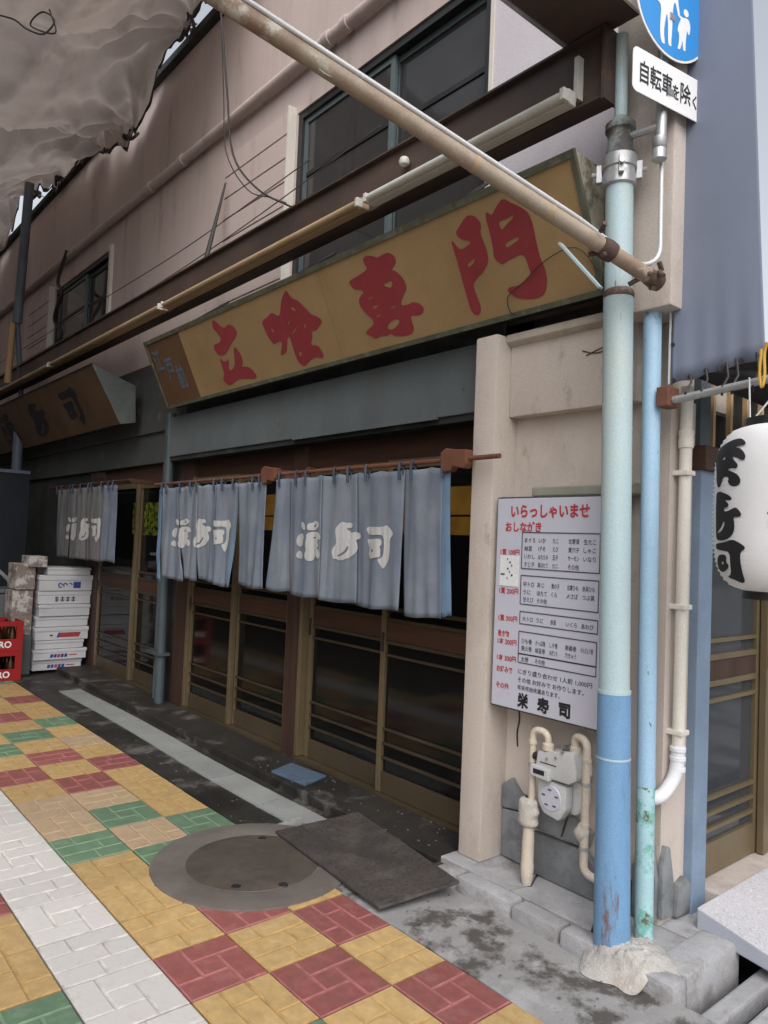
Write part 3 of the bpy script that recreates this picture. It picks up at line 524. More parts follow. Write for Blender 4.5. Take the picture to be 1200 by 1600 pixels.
def sliding_door(x0, x1, y, zt=1.955, zb=.075, dim=False, band=True):
    fr = BM(); s = .042; d = .032
    box(fr, x0, x0 + s, y, y + d, zb, zt); box(fr, x1 - s, x1, y, y + d, zb, zt)
    box(fr, x0 + s, x1 - s, y + .001, y + d - .001, zt - .05, zt)
    o = P('sliding_door', fr, 'bronze', bevel=.003)
    q = lambda n, bm, m, **k: finish(n, bm, MT[m], o, **k)
    q('kick_plate', bx(x0 + s, x1 - s, y + .004, y + d - .004, zb, .192), 'bronze_dull', bevel=.003)
    for z in (.27, .35, .43, .845): q('glazing_bar', bx(x0 + s, x1 - s, y + .002, y + .018, z - .007, z + .007), 'bar_dark', bevel=.002)
    for z in (.918, 1.045, 1.105): q('glazing_bar', bx(x0 + s, x1 - s, y + .001, y + .020, z - .010, z + .010), 'bar_dark', bevel=.002)
    q('middle_rail', bx(x0 + s, x1 - s, y + .006, y + .024, .93, 1.033), 'wood')
    q('pane', bx(x0 + s - .004, x1 - s + .004, y + .019, y + .024, .19, zt - .05), 'glass')
    q('door_pull', bx(x0 + .012, x0 + .03, y - .006, y + .001, .86, .97), 'black', bevel=.002)
    return o
sliding_door(-4.04, -3.235, 2.800); sliding_door(-3.262, -2.42, 2.764)
sliding_door(-5.72, -4.99, 2.764); sliding_door(-5.02, -4.27, 2.800)
sliding_door(-7.90, -6.95, 2.764); sliding_door(-6.985, -6.41, 2.800)
for x in (-4.083, -5.757): P('door_jamb', bx(x, x + .036, 2.752, 2.85, .075, 1.96), 'bronze', bevel=.003)

# right hand pier of plaster
P('pilaster', bx(-2.39, -2.257, 2.54, 2.76, .072, 2.462), 'plaster', bevel=.012, smooth=True)
P('pier_wall', bx(-2.257, -1.487, 2.70, 2.86, .07, 2.10), 'plaster')
P('pier_lintel', bx(-2.257, -1.60, 2.635, 2.76, 2.085, 2.43), 'plaster', bevel=.01, smooth=True)
P('ledge', prism(BM(), [(-2.257, 2.60, 2.43), (-2.257, 2.63, 2.415), (-2.257, 2.75, 2.415), (-2.257, 2.75, 2.475), (-2.257, 2.60, 2.465)], (.66, 0, 0)), 'plaster_dirty', bevel=.006)
P('beam_end', bx(-1.66, -1.402, 2.52, 2.758, 2.402, 3.60), 'plaster', bevel=.01, smooth=True)
P('side_pier', bx(-1.63, -1.49, 2.862, 2.955, .07, 2.10), 'plaster')
P('upper_pier', bx(-1.63, -1.495, 2.72, 2.758, 2.10, 2.40), 'plaster_dirty')
# slate facing at the foot of the pier
def stones(face, lst, nrm):
    for k, pts in enumerate(lst):
        w = [face(u, v) for u, v in pts]
        finish('slate_stone', prism(BM(), w, Vector(nrm) * (.022 + .008 * (k % 3))), MT['slate'], shop, bevel=.005, smooth=True)
stones(lambda u, v: Vector((u, 2.698, v)), [[(-2.25, .085), (-2.09, .075), (-2.10, .20), (-2.08, .31), (-2.25, .29)], [(-2.25, .30), (-2.085, .32), (-2.06, .37), (-2.15, .385), (-2.20, .44), (-2.25, .40)],
   [(-2.075, .075), (-1.90, .072), (-1.72, .072), (-1.70, .16), (-1.80, .25), (-2.07, .245)], [(-2.07, .26), (-1.93, .26), (-1.90, .36), (-2.0, .40), (-2.05, .37)], [(-1.915, .262), (-1.79, .262), (-1.77, .33), (-1.88, .37)],
   [(-1.69, .072), (-1.60, .072), (-1.60, .20), (-1.67, .22), (-1.69, .17)]], (0, -1, 0))
stones(lambda u, v: Vector((u, 2.698, v)), [[(-1.59, .075), (-1.545, .075), (-1.54, .20), (-1.565, .30), (-1.59, .27)], [(-1.535, .08), (-1.49, .09), (-1.487, .25), (-1.505, .36), (-1.53, .31)]], (0, -1, 0))
stones(lambda u, v: Vector((-1.489, u, v)), [[(2.69, .10), (2.77, .09), (2.775, .22), (2.74, .36), (2.71, .37), (2.69, .30)], [(2.785, .085), (2.90, .08), (2.91, .17), (2.86, .22), (2.80, .20)]], (1, 0, 0))

# upstairs windows and shutter boxes
def sash_window(w, y, split, mid, m_gl, curtain=False):
    x0, x1, z0, z1 = w; fr = BM(); s = .05
    box(fr, x0, x0 + s, y, y + .11, z0, z1); box(fr, x1 - s, x1, y, y + .11, z0, z1); box(fr, x0 + s, x1 - s, y, y + .11, z1 - s, z1); box(fr, x0 + s, x1 - s, y, y + .11, z0, z0 + s)
    o = P('window', fr, 'black')
    for a, b, yy in ((x0 + s, split + .02, y + .02), (split - .02, x1 - s, y + .055)):
        sb = BM(); t = .038
        box(sb, a, a + t, yy, yy + .028, z0 + s, z1 - s); box(sb, b - t, b, yy, yy + .028, z0 + s, z1 - s)
        box(sb, a + t, b - t, yy, yy + .028, z1 - s - t, z1 - s); box(sb, a + t, b - t, yy, yy + .028, z0 + s, z0 + s + t)
        finish('sash', sb, MT['sash'], o, bevel=.002)
        finish('window_bar', bx(a + t, b - t, yy + .003, yy + .025, mid - .015, mid + .015), MT['black'], o)
        for c, d in ((z0 + s + t, mid - .015), (mid + .015, z1 - s - t)): finish('pane', bx(a + t, b - t, yy + .012, yy + .017, c, d), MT[m_gl], o)
    if curtain:
        finish('curtain', sheet(BM(), lambda u, v: Vector((split + .1 + (x1 - split - .15) * u, y + .16 + .02 * math.sin(u * 40), z0 + .1 + (z1 - z0 - .25) * v)), 40, 4), MT['paper'], o, smooth='all')
    return o
sash_window(W1, 2.762, -3.39, 4.03, 'glass_up'); sash_window(W2, 2.762, -8.9, 4.12, 'glass_up', True)
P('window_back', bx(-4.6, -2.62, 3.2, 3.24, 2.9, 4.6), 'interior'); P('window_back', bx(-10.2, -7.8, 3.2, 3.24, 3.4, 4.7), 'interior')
for x0, x1, z0, z1, n in ((-5.33, -4.415, 2.95, 4.50, 9), (-11.0, -10.02, 3.45, 4.56, 7)):
    o = P('shutter_box', bx(x0, x1, 2.709, 2.748, z0, z1), 'soot')
    h = (z1 - z0) / n
    for k in range(n): finish('board', bx(x0 + .004, x1 - .004, 2.684, 2.706, z0 + h * k + .007, z0 + h * (k + 1) - .007), MT['pink'], o)
    finish('trim', bx(x1, x1 + .018, 2.681, 2.748, z0, z1 + .03), MT['white_pvc'], o)
P('corner_trim', bx(-8.0, -7.93, 2.72, 2.749, 3.5, 4.56), 'white_pvc'); P('corner_trim', bx(-2.555, -2.53, 2.735, 2.749, 2.95, 4.9), 'white_pvc')

wp = BM(); tube(wp, [(-24, 2.70, 4.83), (-1.8, 2.70, 4.79)], .042, 14)
wpipe = finish('wall_pipe', wp, MT['pink'], smooth=True, loc=(-6, 2.70, 4.8)); tag(wpipe, 'pink painted pipe running level along the upper wall under the cornice', 'pipe')
for x in (-6.9, -6.2, -4.0, -3.80, -9.5):
    z = 4.83 - .04 * (x + 24) / 22.2; finish('pipe_collar', tube(BM(), [(x, 2.70, z), (x + .06, 2.70, z)], .052, 14), MT['pink'], wpipe, smooth=True)

opp = thing('unseen_opposite_building', (-16, -6, 0), 'plain unseen building across the arcade street, sized to block light', 'building')  # out of view; added and sized to keep light off the left side
finish('wall', bx(-40, -2.6, -11, -5.2, -.1, 8.0), MT['wall_far'], opp)

# ------------------------------------------------------------------ main signboard
PB, PT = Vector((0, 2.55, 2.5255)), Vector((0, 2.32, 3.0228)); SV = (PT - PB).normalized(); SN = Vector((0, -SV.z, SV.y)); SL = (PT - PB).length
def sp(u, v, d=0.0): return Vector((u, 0, 0)) + PB + SV * v + SN * d
sign = thing('shop_sign', (-3.8, 2.5, 2.55), 'long yellow signboard with red brush characters leaning out above the doors', 'sign')
XL, XR = -5.875, -1.705
def panel(x0, x1, v0, v1, d0, d1):
    bm = BM(); a = [sp(x0, v0, d1), sp(x1, v0, d1), sp(x1, v1, d1), sp(x0, v1, d1)]; prism(bm, a, SN * (d0 - d1)); return bm
for a, b, mm in ((XL + .02, -5.262, 'sign_o'), (-5.258, -3.445, 'sign_y'), (-3.441, XR - .02, 'sign_y')): finish('face_panel', panel(a, b, .016, SL - .02, 0, -.008), MT[mm], sign)
prof = [sp(0, 0, -.012), sp(0, SL, -.012), Vector((0, 2.62, SL * SV.z + PB.z - .01)), Vector((0, 2.66, PB.z + .02))]
finish('sign_body', prism(BM(), [p + Vector((XL + .006, 0, 0)) for p in prof], (XR - XL - .012, 0, 0)), MT['soot'], sign)
for x in (XL, XR - .004): finish('end_panel', prism(BM(), [p + Vector((x, 0, 0)) for p in [sp(0, -.004, .002), sp(0, SL + .004, .002), prof[2] + Vector((0, 0, .003)), prof[3]]], (.004, 0, 0)), MT['sign_end'], sign)
fr = BM()
for v0, v1 in ((-.008, .016), (SL - .022, SL + .008)): bm2 = panel(XL - .002, XR + .002, v0, v1, .008, -.010); bm2.to_mesh(tmp := bpy.data.meshes.new('t')); fr.from_mesh(tmp); bm2.free(); bpy.data.meshes.remove(tmp)
for a, b in ((XL - .002, XL + .02), (XR - .02, XR + .002)): bm2 = panel(a, b, .016, SL - .022, .007, -.010); bm2.to_mesh(tmp := bpy.data.meshes.new('t')); fr.from_mesh(tmp); bm2.free(); bpy.data.meshes.remove(tmp)
finish('sign_frame', fr, MT['sign_frame'], sign)
for k, loops in SIGN_GLYPHS.items(): finish('character', glyph(BM(), loops, lambda u, v: sp(u, v, .0022)), MT['red_paint'], sign)
for ch, x, v in (('江', -5.74, .33), ('戸', -5.58, .24), ('前', -5.44, .155)):
    finish('character', put_text(BM(), text_mesh(ch, .19, .006, 'CENTER', .75), lambda a, b: sp(x + a, v + b - .02, .0022)), MT['blue_paint'], sign)
for x in (-5.05, -3.7, -2.4): finish('stay', tube(BM(), [sp(x, SL, -.02), (x - .12, 2.72, 3.32)], .009, 6), MT['wire'], sign)
crk = finish('sign_wire', tube(BM(), spline([(-1.70, 2.50, 2.60), sp(-1.78, .20, .012), sp(-1.93, .19, .012), sp(-2.07, .13, .012), sp(-2.17, .09, .012), sp(-2.18, .03, .012), sp(-2.15, .0, .012)], 4), .0022, 5), MT['wire'], loc=(-2, 2.4, 2.6))
tag(crk, 'thin dark wire straggling down across the last red character of the yellow sign', 'wire')

# left hand signboard with black characters
LB, LTp = Vector((0, 2.48, 2.47)), Vector((0, 2.20, 2.965)); LV = (LTp - LB).normalized(); LN = Vector((0, -LV.z, LV.y)); LL = (LTp - LB).length
def lp(u, v, d=0.0): return Vector((u, 0, 0)) + LB + LV * v + LN * d
ls = thing('shop_sign', (-9, 2.5, 2.5), 'dim tan signboard with black characters at far left beyond the yellow one', 'sign')
LX0, LX1 = -13.5, -6.735
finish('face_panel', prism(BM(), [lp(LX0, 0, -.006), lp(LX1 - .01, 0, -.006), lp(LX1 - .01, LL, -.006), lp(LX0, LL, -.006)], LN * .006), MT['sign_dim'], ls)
lpf = [lp(0, 0, -.008), lp(0, LL, -.008), Vector((0, 2.60, 2.84)), Vector((0, 2.62, 2.50))]
finish('sign_body', prism(BM(), [p + Vector((LX0 + .004, 0, 0)) for p in lpf], (LX1 - LX0 - .02, 0, 0)), MT['soot'], ls)
finish('end_panel', prism(BM(), [p + Vector((LX1 - .012, 0, 0)) for p in [lp(0, -.004, .003), lp(0, LL + .004, .003), lpf[2], lpf[3]]], (.012, 0, 0)), MT['sign_end_grey'], ls)
finish('sign_frame', prism(BM(), [lp(LX0, LL, .006), lp(LX1, LL, .006), lp(LX1, LL + .014, .006), lp(LX0, LL + .014, .006)], LN * -.02), MT['soot'], ls)
for g, a, b in (('shi', -7.95, -7.42), ('ju', -9.15, -8.55), ('ei', -10.5, -9.85)):
    finish('character', glyph(BM(), KANJI[g], lambda u, v: lp(a + (b - a) * u, .07 + .40 * v, .002)), MT['ink'], ls)

# ------------------------------------------------------------------ door curtains
NY = 2.485
def fold(x, t, sd):
    n = mnoise.noise(Vector((x * 5.5, t * .5, sd))) + .55 * mnoise.noise(Vector((x * 13, t * .9, sd + 5))) + .22 * mnoise.noise(Vector((x * 29, t * 1.6, sd + 9)))
    return (.012 + .030 * t) * n + .008 * math.sin(x * 40 + sd) * (1 - t) ** 3
def noren(label, strips, zt, zb, sd, cm, glyphs):
    """strips: (top x0, top x1, bottom x0, bottom x1, material, bottom drop)"""
    xa, xb = strips[0][0], strips[-1][1]
    t_ = thing('noren_curtain', ((xa + xb) / 2, NY, zt), label, 'curtain', 'shop name curtains hung over the doors')
    surf = lambda x, z: Vector((x, NY + fold(x, (zt - z) / (zt - zb), sd), z))
    for (a, b, c, d, mm, dr) in strips:
        def f(u, v, a=a, b=b, c=c, d=d, dr=dr):
            z = zt - (zt - zb + dr) * v; s = v ** 1.6; l, r = a + (c - a) * s, b + (d - b) * s
            x = l + (r - l) * u; y = NY + fold(x, v, sd)
            return Vector((x, y, z - .010 * (1 - v) * abs(math.sin(x * 17 + sd)) + .006 * math.sin(u * 5 + a) * v))
        finish('cloth_strip', sheet(BM(), f, 20, 26, (0, .0016, 0)), MT[mm], t_, smooth='all')
    n = max(5, int((xb - xa) / .165)); 
    for k in range(n):
        x = xa + .03 + (xb - xa - .06) * (k + .3 * math.sin(k * 2.3 + sd)) / (n - 1 + .001); x = min(max(x, xa + .02), xb - .02)
        finish('hanging_tab', tube(BM(), [(x, NY - .014, zt - .055), (x, NY - .019, zt + .01), (x + .002, NY - .016, zt + .034), (x, NY + .012, zt + .036), (x, NY + .014, zt - .03)], .0075, 6), MT['tab'], t_, smooth=True)
    for g, a, b, z0, z1 in glyphs:
        finish('character', glyph(BM(), KANJI[g], lambda u, v: surf(a + (b - a) * u, z0 + (z1 - z0) * v) + Vector((0, -.0035, 0)), 1, .09), MT['noren_white'], t_)
    return t_
noren('blue grey shop curtain with white characters nearest the plaster pilaster', [(-4.01, -3.86, -4.06, -3.855, 'noren', -.01), (-3.859, -3.50, -3.853, -3.483, 'noren', 0), (-3.499, -3.19, -3.481, -3.182, 'noren', .005),
       (-3.189, -2.81, -3.18, -2.815, 'noren', .01), (-2.809, -2.522, -2.765, -2.522, 'noren', .02), (-2.521, -2.48, -2.52, -2.462, 'noren_blue', .0)], 1.858, 1.145, .4, 'noren',
      [('ei', -3.752, -3.485, 1.353, 1.593), ('ju', -3.391, -3.147, 1.371, 1.59), ('shi', -3.099, -2.867, 1.344, 1.574)])
noren('blue grey shop curtain with parted strips, the middle one of three', [(-5.80, -5.73, -5.70, -5.655, 'noren_blue', .02), (-5.729, -5.43, -5.63, -5.28, 'noren', -.005), (-5.429, -5.10, -5.26, -5.04, 'noren', -.02), (-5.099, -4.80, -5.02, -4.80, 'noren', -.03),
       (-4.799, -4.52, -4.76, -4.60, 'noren', -.01), (-4.518, -4.50, -4.598, -4.56, 'noren_blue', -.01), (-4.498, -4.13, -4.46, -4.09, 'noren', -.03)], 1.852, 1.125, 2.1, 'noren',
      [('ei', -5.50, -5.20, 1.375, 1.605), ('ju', -5.12, -4.86, 1.385, 1.605), ('shi', -4.82, -4.57, 1.37, 1.60)])
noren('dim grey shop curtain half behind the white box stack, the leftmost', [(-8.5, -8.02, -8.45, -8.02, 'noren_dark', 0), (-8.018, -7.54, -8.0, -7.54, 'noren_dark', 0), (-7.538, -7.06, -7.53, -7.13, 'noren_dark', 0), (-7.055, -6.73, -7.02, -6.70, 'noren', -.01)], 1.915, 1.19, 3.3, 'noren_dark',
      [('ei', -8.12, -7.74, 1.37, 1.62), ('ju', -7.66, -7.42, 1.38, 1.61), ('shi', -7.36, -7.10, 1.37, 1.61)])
rodA = thing('curtain_rod', (-4, 2.49, 1.885), 'rust red rod carrying the two near curtains and poking past the pilaster', 'rod')
finish('rod', tube(BM(), [(-5.90, 2.49, 1.882), (-2.175, 2.49, 1.886)], .012, 10), MT['rod'], rodA, smooth=True)
for x0 in (-2.52, -4.17):
    finish('rod_holder', prism(BM(), [(x0 + a, 2.462, b) for a, b in ((0, 1.845), (.02, 1.825), (.06, 1.83), (.075, 1.85), (.15, 1.838), (.165, 1.86), (.165, 1.925), (.09, 1.93), (.03, 1.94), (-.005, 1.92))], (0, .05, 0)), MT['rod'], rodA, bevel=.006)
    finish('rod_arm', bx(x0 + .05, x0 + .12, 2.513, 2.80, 1.86, 1.92), MT['rod'], rodA)
rodB = thing('curtain_rod', (-7.6, 2.49, 1.95), 'dark rod carrying the leftmost grey curtain over the far doors', 'rod')
finish('rod', tube(BM(), [(-8.8, 2.49, 1.942), (-6.45, 2.49, 1.942)], .012, 10), MT['wood'], rodB, smooth=True)
for x0 in (-8.75, -6.55): finish('rod_arm', bx(x0, x0 + .05, 2.50, 2.80, 1.92, 1.96), MT['wood'], rodB)
amb = thing('lit_panel', (-4.2, 3.4, 1.6), 'amber lit panel glowing inside the shop between curtain and pilaster', 'light')
for z0, z1 in ((1.68, 1.86), (1.55, 1.665)): finish('panel', bx(-6.0, -2.42, 3.40, 3.43, z0, z1), MT['amber'], amb)
lp_ = tag(finish('leaf_picture', bx(-7.30, -6.46, 2.865, 2.875, 1.46, 1.775), MT['leafy'], loc=(-6.8, 2.87, 1.46)), 'bright yellow green leafy picture lit behind the far door glass', 'picture')

# ------------------------------------------------------------------ big post at the corner, drainpipes
post = thing('arcade_post', (-1.515, 2.42, .08), 'thick pale blue steel post with darker blue lower sleeve at the corner', 'post')
def ax(z): return Vector((-1.510 - .0200 * (z - .1), 2.42, z))
finish('shaft', tube(BM(), [ax(.90), ax(2.44)], .0545, 28), MT['pole_pale'], post, smooth=True)
finish('sleeve', tube(BM(), [ax(.05), ax(.975)], [.064, .0585], 28), MT['pole_blue'], post, smooth=True)
finish('sleeve_lip', tube(BM(), [ax(.968), ax(.98)], .0595, 28), MT['pole_pale'], post, smooth=True)
finish('sleeve_lip', tube(BM(), [ax(.735), ax(.742)], .0612, 28), MT['pole_pale'], post, smooth=True)
finish('rust_collar', lathe(BM(), [(.05, 2.432), (.0565, 2.435), (.058, 2.447), (.054, 2.458), (.05, 2.465)], (ax(2.4).x, 2.42, 0), 24), MT['rust'], post, smooth=True)
finish('upper_shaft', tube(BM(), [ax(2.44), ax(2.92)], .051, 28), MT['pole_pale'], post, smooth=True)
cx = ax(3).x
finish('clamp_band', lathe(BM(), [(.055, 2.86), (.064, 2.865), (.064, 2.90), (.060, 2.905), (.060, 2.925), (.066, 2.93), (.066, 2.975), (.055, 2.98)], (cx, 2.42, 0), 28), MT['galv'], post, smooth=True)
for a in (-2.6, -.9, .5):
    p = Vector((cx + .066 * math.cos(a), 2.42 + .066 * math.sin(a), 2.92)); d = Vector((math.cos(a), math.sin(a), 0)); finish('clamp_bolt', tube(BM(), [p, p + d * .035], .009, 8), MT['galv'], post)
    finish('clamp_ear', box(BM(), -.004, .018, -.010, .010, -.034, .034, Matrix.Translation(p) @ Matrix.Rotation(a, 4, 'Z')), MT['galv'], post, bevel=.002)
finish('neck', lathe(BM(), [(.047, 2.978), (.052, 3.0), (.046, 3.02), (.046, 3.075), (.056, 3.08), (.056, 3.105), (.03, 3.13)], (cx, 2.42, 0), 24), MT['neck'], post, smooth=True)
finish('thin_shaft', tube(BM(), [(cx, 2.42, 3.10), (cx - .004, 2.42, 3.458)], .024, 18), MT['pole_pale'], post, smooth=True)

dp = thing('drainpipe', (-1.47, 2.60, .13), 'sky blue drainpipe standing just behind the thick corner post', 'pipe')
def dx(z): return Vector((-1.505 + .028 * (2.4 - z) / 2.2, 2.575, z))
finish('pipe', tube(BM(), [dx(.62), dx(2.45)], .034, 20), MT['pipe_blue'], dp, smooth=True)
finish('lower_pipe', tube(BM(), [dx(.07), dx(.62)], .0335, 20), MT['pipe_teal'], dp, smooth=True)
for z in (2.02, 1.50, .93, .69): finish('joint', tube(BM(), [dx(z), dx(z + .006)], .0348, 20), MT['pipe_blue'], dp, smooth=True)

wd = thing('drainpipe', (-1.45, 2.74, .6), 'slim cream plastic downpipe with white elbow on the plaster side pier', 'pipe')
finish('pipe', tube(BM(), [(-1.452, 2.75, .74), (-1.452, 2.755, 2.14)], .0235, 16), MT['white_pvc'], wd, smooth=True)
finish('elbow', tube(BM(), bend([(-1.452, 2.75, .75), (-1.452, 2.742, .635), (-1.474, 2.66, .555), (-1.497, 2.578, .575)], .05), .0255, 16), MT['paper'], wd, smooth=True)
for z in (.70, .735, .66): finish('collar', lathe(BM(), [(.025, z - .008), (.030, z - .006), (.030, z + .008), (.025, z + .010)], (-1.452, 2.748, 0), 18), MT['paper'], wd, smooth=True)
finish('coupler', lathe(BM(), [(.024, 1.895), (.029, 1.90), (.029, 1.93), (.026, 1.94), (.029, 1.95), (.029, 1.965), (.024, 1.97)], (-1.452, 2.754, 0), 18), MT['white_pvc'], wd, smooth=True)
for z in (1.80, 1.28, .80): finish('bracket', box(BM(), -1.50, -1.424, 2.722, 2.782, z - .010, z + .010), MT['white_pvc'], wd, bevel=.004)

ld = thing('drainpipe', (-6.2, 2.70, 0), 'dark blue grey downpipe between the far doors and the middle doors', 'pipe')
finish('pipe', tube(BM(), [(-6.03, 2.68, .03), (-6.10, 2.68, 2.52)], .042, 16), MT['drainpipe_dark'], ld, smooth=True)
finish('thin_pipe', tube(BM(), [(-6.23, 2.72, .03), (-6.25, 2.72, 2.10)], .018, 12), MT['drainpipe_dark'], ld, smooth=True)
for z in (.46, 1.3): finish('bracket', box(BM(), -6.27, -5.98, 2.63, 2.735, z - .012, z + .012), MT['drainpipe_dark'], ld, bevel=.004)

lpst = thing('arcade_post', (-9.95, 2.39, 0), 'dark arcade post at far left mostly behind the sign', 'post')
finish('shaft', tube(BM(), [(-9.99, 2.42, 0), (-10.0, 2.42, 2.9)], .06, 16), MT['old_post'], lpst, smooth=True)
finish('upper_shaft', tube(BM(), [(-9.90, 2.30, 4.0), (-9.72, 2.30, 5.7)], .055, 16), MT['old_post'], lpst, smooth=True)
finish('middle_shaft', tube(BM(), [(-9.99, 2.44, 2.9), (-9.90, 2.30, 4.02)], .03, 12), MT['old_post'], lpst, smooth=True)
st = finish('bamboo_rod', tube(BM(), [(-9.93, 2.24, 3.25), (-9.86, 2.24, 3.98)], .040, 12), MT['tan_rod'], smooth=True, loc=(-9.9, 2.24, 3.4)); tag(st, 'short tan rod upright on the beam at far left', 'rod')

# ------------------------------------------------------------------ canopy frame: beam, lamps, arm
beam = thing('canopy_beam', (-6, 2.38, 3.2), 'long dark red brown steel beam carried along above the yellow signboard', 'beam')
finish('web', bx(-16, -1.60, 2.36, 2.37, 3.206, 3.465), MT['beam'], beam)
for z0, z1 in ((3.466, 3.476), (3.196, 3.205)): finish('flange', bx(-16, -1.60, 2.335, 2.425, z0, z1), MT['beam'], beam)
finish('end_plate', bx(-1.599, -1.585, 2.33, 2.46, 3.185, 3.47), MT['beam'], beam)
finish('bracket', bx(-1.72, -1.70, 2.325, 2.359, 3.23, 3.40), MT['lamp_new'], beam)
def lamp(x0, x1, m_, label, nm):
    t_ = thing('batten_lamp', ((x0 + x1) / 2, 2.28, 3.2), label, 'lamp', 'unlit batten lamps along the canopy beam')
    finish('housing', bx(x0 + .012, x1 - .012, 2.268, 2.322, 3.192, 3.250), MT[m_], t_, bevel=.008)
    finish('tube', tube(BM(), [(x0 + .03, 2.255, 3.214), (x1 - .03, 2.255, 3.214)], .019, 14), MT[m_], t_, smooth=True)
    for x in (x0 + .012, x1 - .03): finish('socket', bx(x, x + .022, 2.236, 2.275, 3.192, 3.238), MT['lamp_new'], t_, bevel=.004)
    for x in (x0 + .3, x1 - .3): finish('hanger', bx(x, x + .03, 2.29, 2.36, 3.243, 3.262), MT['beam'], t_)
lamp(-2.935, -1.69, 'lamp_new', 'off white batten lamp nearest the corner post', 1)
lamp(-5.40, -2.96, 'lamp_old', 'yellowed batten lamp in the middle of the beam over the red characters', 2)
lamp(-8.25, -5.42, 'lamp_old', 'yellowed batten lamp above the left end of the yellow sign', 3)
lamp(-11.5, -8.27, 'lamp_old', 'yellowed batten lamp above the dim tan sign, the farthest one', 4)
knob = finish('insulator', lathe(BM(), [(.01, 0), (.024, .006), (.028, .022), (.02, .04), (.008, .046)], (-2.72, 2.33, 3.34), 16), MT['lamp_new'], smooth=True, loc=(-2.72, 2.33, 3.34)); tag(knob, 'round pale knob fixed to the beam above the lamps', 'knob')

gan = thing('gantry', (-1.62, 1.9, 3.47), 'dark grimy boxed gantry overhead at the corner seen from below', 'gantry')
finish('underside', bx(-1.765, -1.485, .5, 2.395, 3.482, 3.50), MT['beam'], gan)
finish('side_plate', bx(-1.482, -1.472, .5, 2.40, 3.478, 3.80), MT['lamp_new'], gan); finish('side_plate', bx(-1.785, -1.767, .5, 2.40, 3.476, 3.80), MT['galv'], gan)
finish('top', bx(-1.766, -1.483, .5, 2.4, 3.70, 3.76), MT['beam'], gan)

arm = thing('canopy_arm', (-1.4, 2.38, 2.46), 'rusty cream painted pipe slanting up from the corner post over the street', 'pipe')
A0, A1 = Vector((-1.395, 2.405, 2.455)), Vector((-2.32, -.335, 3.455))
al = lambda t, o=(0, 0, 0): A0.lerp(A1, t) + Vector(o)
finish('pipe', tube(BM(), [al(0), al(1)], .0275, 20), MT['arm'], arm, smooth=True)
for t in (.155, .255): finish('joint', tube(BM(), [al(t), al(t + .005)], .0284, 20), MT['lamp_old'], arm, smooth=True)
cl = finish('clamp', lathe(BM(), [(.027, -.03), (.034, -.026), (.037, 0), (.033, .028), (.027, .03)], (0, 0, 0), 20), MT['rust'], arm, smooth=True)
ROT = (A1 - A0).to_track_quat('Z', 'Y').to_matrix().to_4x4()
for v in cl.data.vertices: v.co = (Matrix.Translation(al(.075)) @ ROT @ (v.co + origin(arm))) - origin(arm)
for k in range(12):
    p = al((.055 if k < 7 else -.004) + .006 * (k % 7)) + Vector((rng.uniform(-.035, .035), rng.uniform(-.03, .03), rng.uniform(-.04, .035)))
    finish('clamp_bolt', tube(BM(), [p, p + Vector((rng.uniform(-.03, .03), -.02, rng.uniform(-.03, .03)))], .009, 7), MT['rust'], arm)
finish('end_flange', tube(BM(), [al(-.006), al(.0), al(.006), al(.014)], [.029, .033, .031, .028], 20), MT['rust'], arm, smooth=True)
finish('paint_flake', sheet(BM(), lambda u, v: al(.435 + .028 * u, (.006 + .02 * v, .016 + .018 * v, -.028 - .014 * math.sin(u * 3.1) * v)), 8, 3, (0, -.001, -.001)), MT['paper'], arm)
cond = finish('conduit', tube(BM(), bend([(-1.412, 2.45, 2.93), (-1.408, 2.45, 2.555), (-1.43, 2.37, 2.507), al(.12, (.014, 0, .032)), al(.5, (.017, 0, .033)), al(1, (.02, 0, .034))], .05, 6), .0085, 10), MT['conduit'], smooth=True, loc=(-1.41, 2.45, 2.6))
tag(cond, 'thin pale conduit bending down the pier and up along the slanting pipe', 'conduit')
jb = finish('pipe_fitting', lathe(BM(), [(.014, 2.90), (.026, 2.91), (.026, 2.945), (.022, 2.95), (.026, 2.955), (.026, 2.99), (.012, 3.0)], (-1.405, 2.42, 0), 18), MT['galv'], smooth=True, loc=(-1.405, 2.42, 2.9)); tag(jb, 'small grey capped fitting beside the post clamp below the traffic sign', 'fitting')
stay = finish('stay_bar', bx(-.012, .012, -.004, .004, 0, .29), MT['pole_pale'], loc=(0, 0, 0)); tag(stay, 'short pale blue flat bar slanting against the right end of the yellow sign', 'bar')
stay.matrix_world = Matrix.Translation((-1.575, 2.33, 2.455)) @ Vector((-.17, .0, .20)).to_track_quat('Z', 'Y').to_matrix().to_4x4()

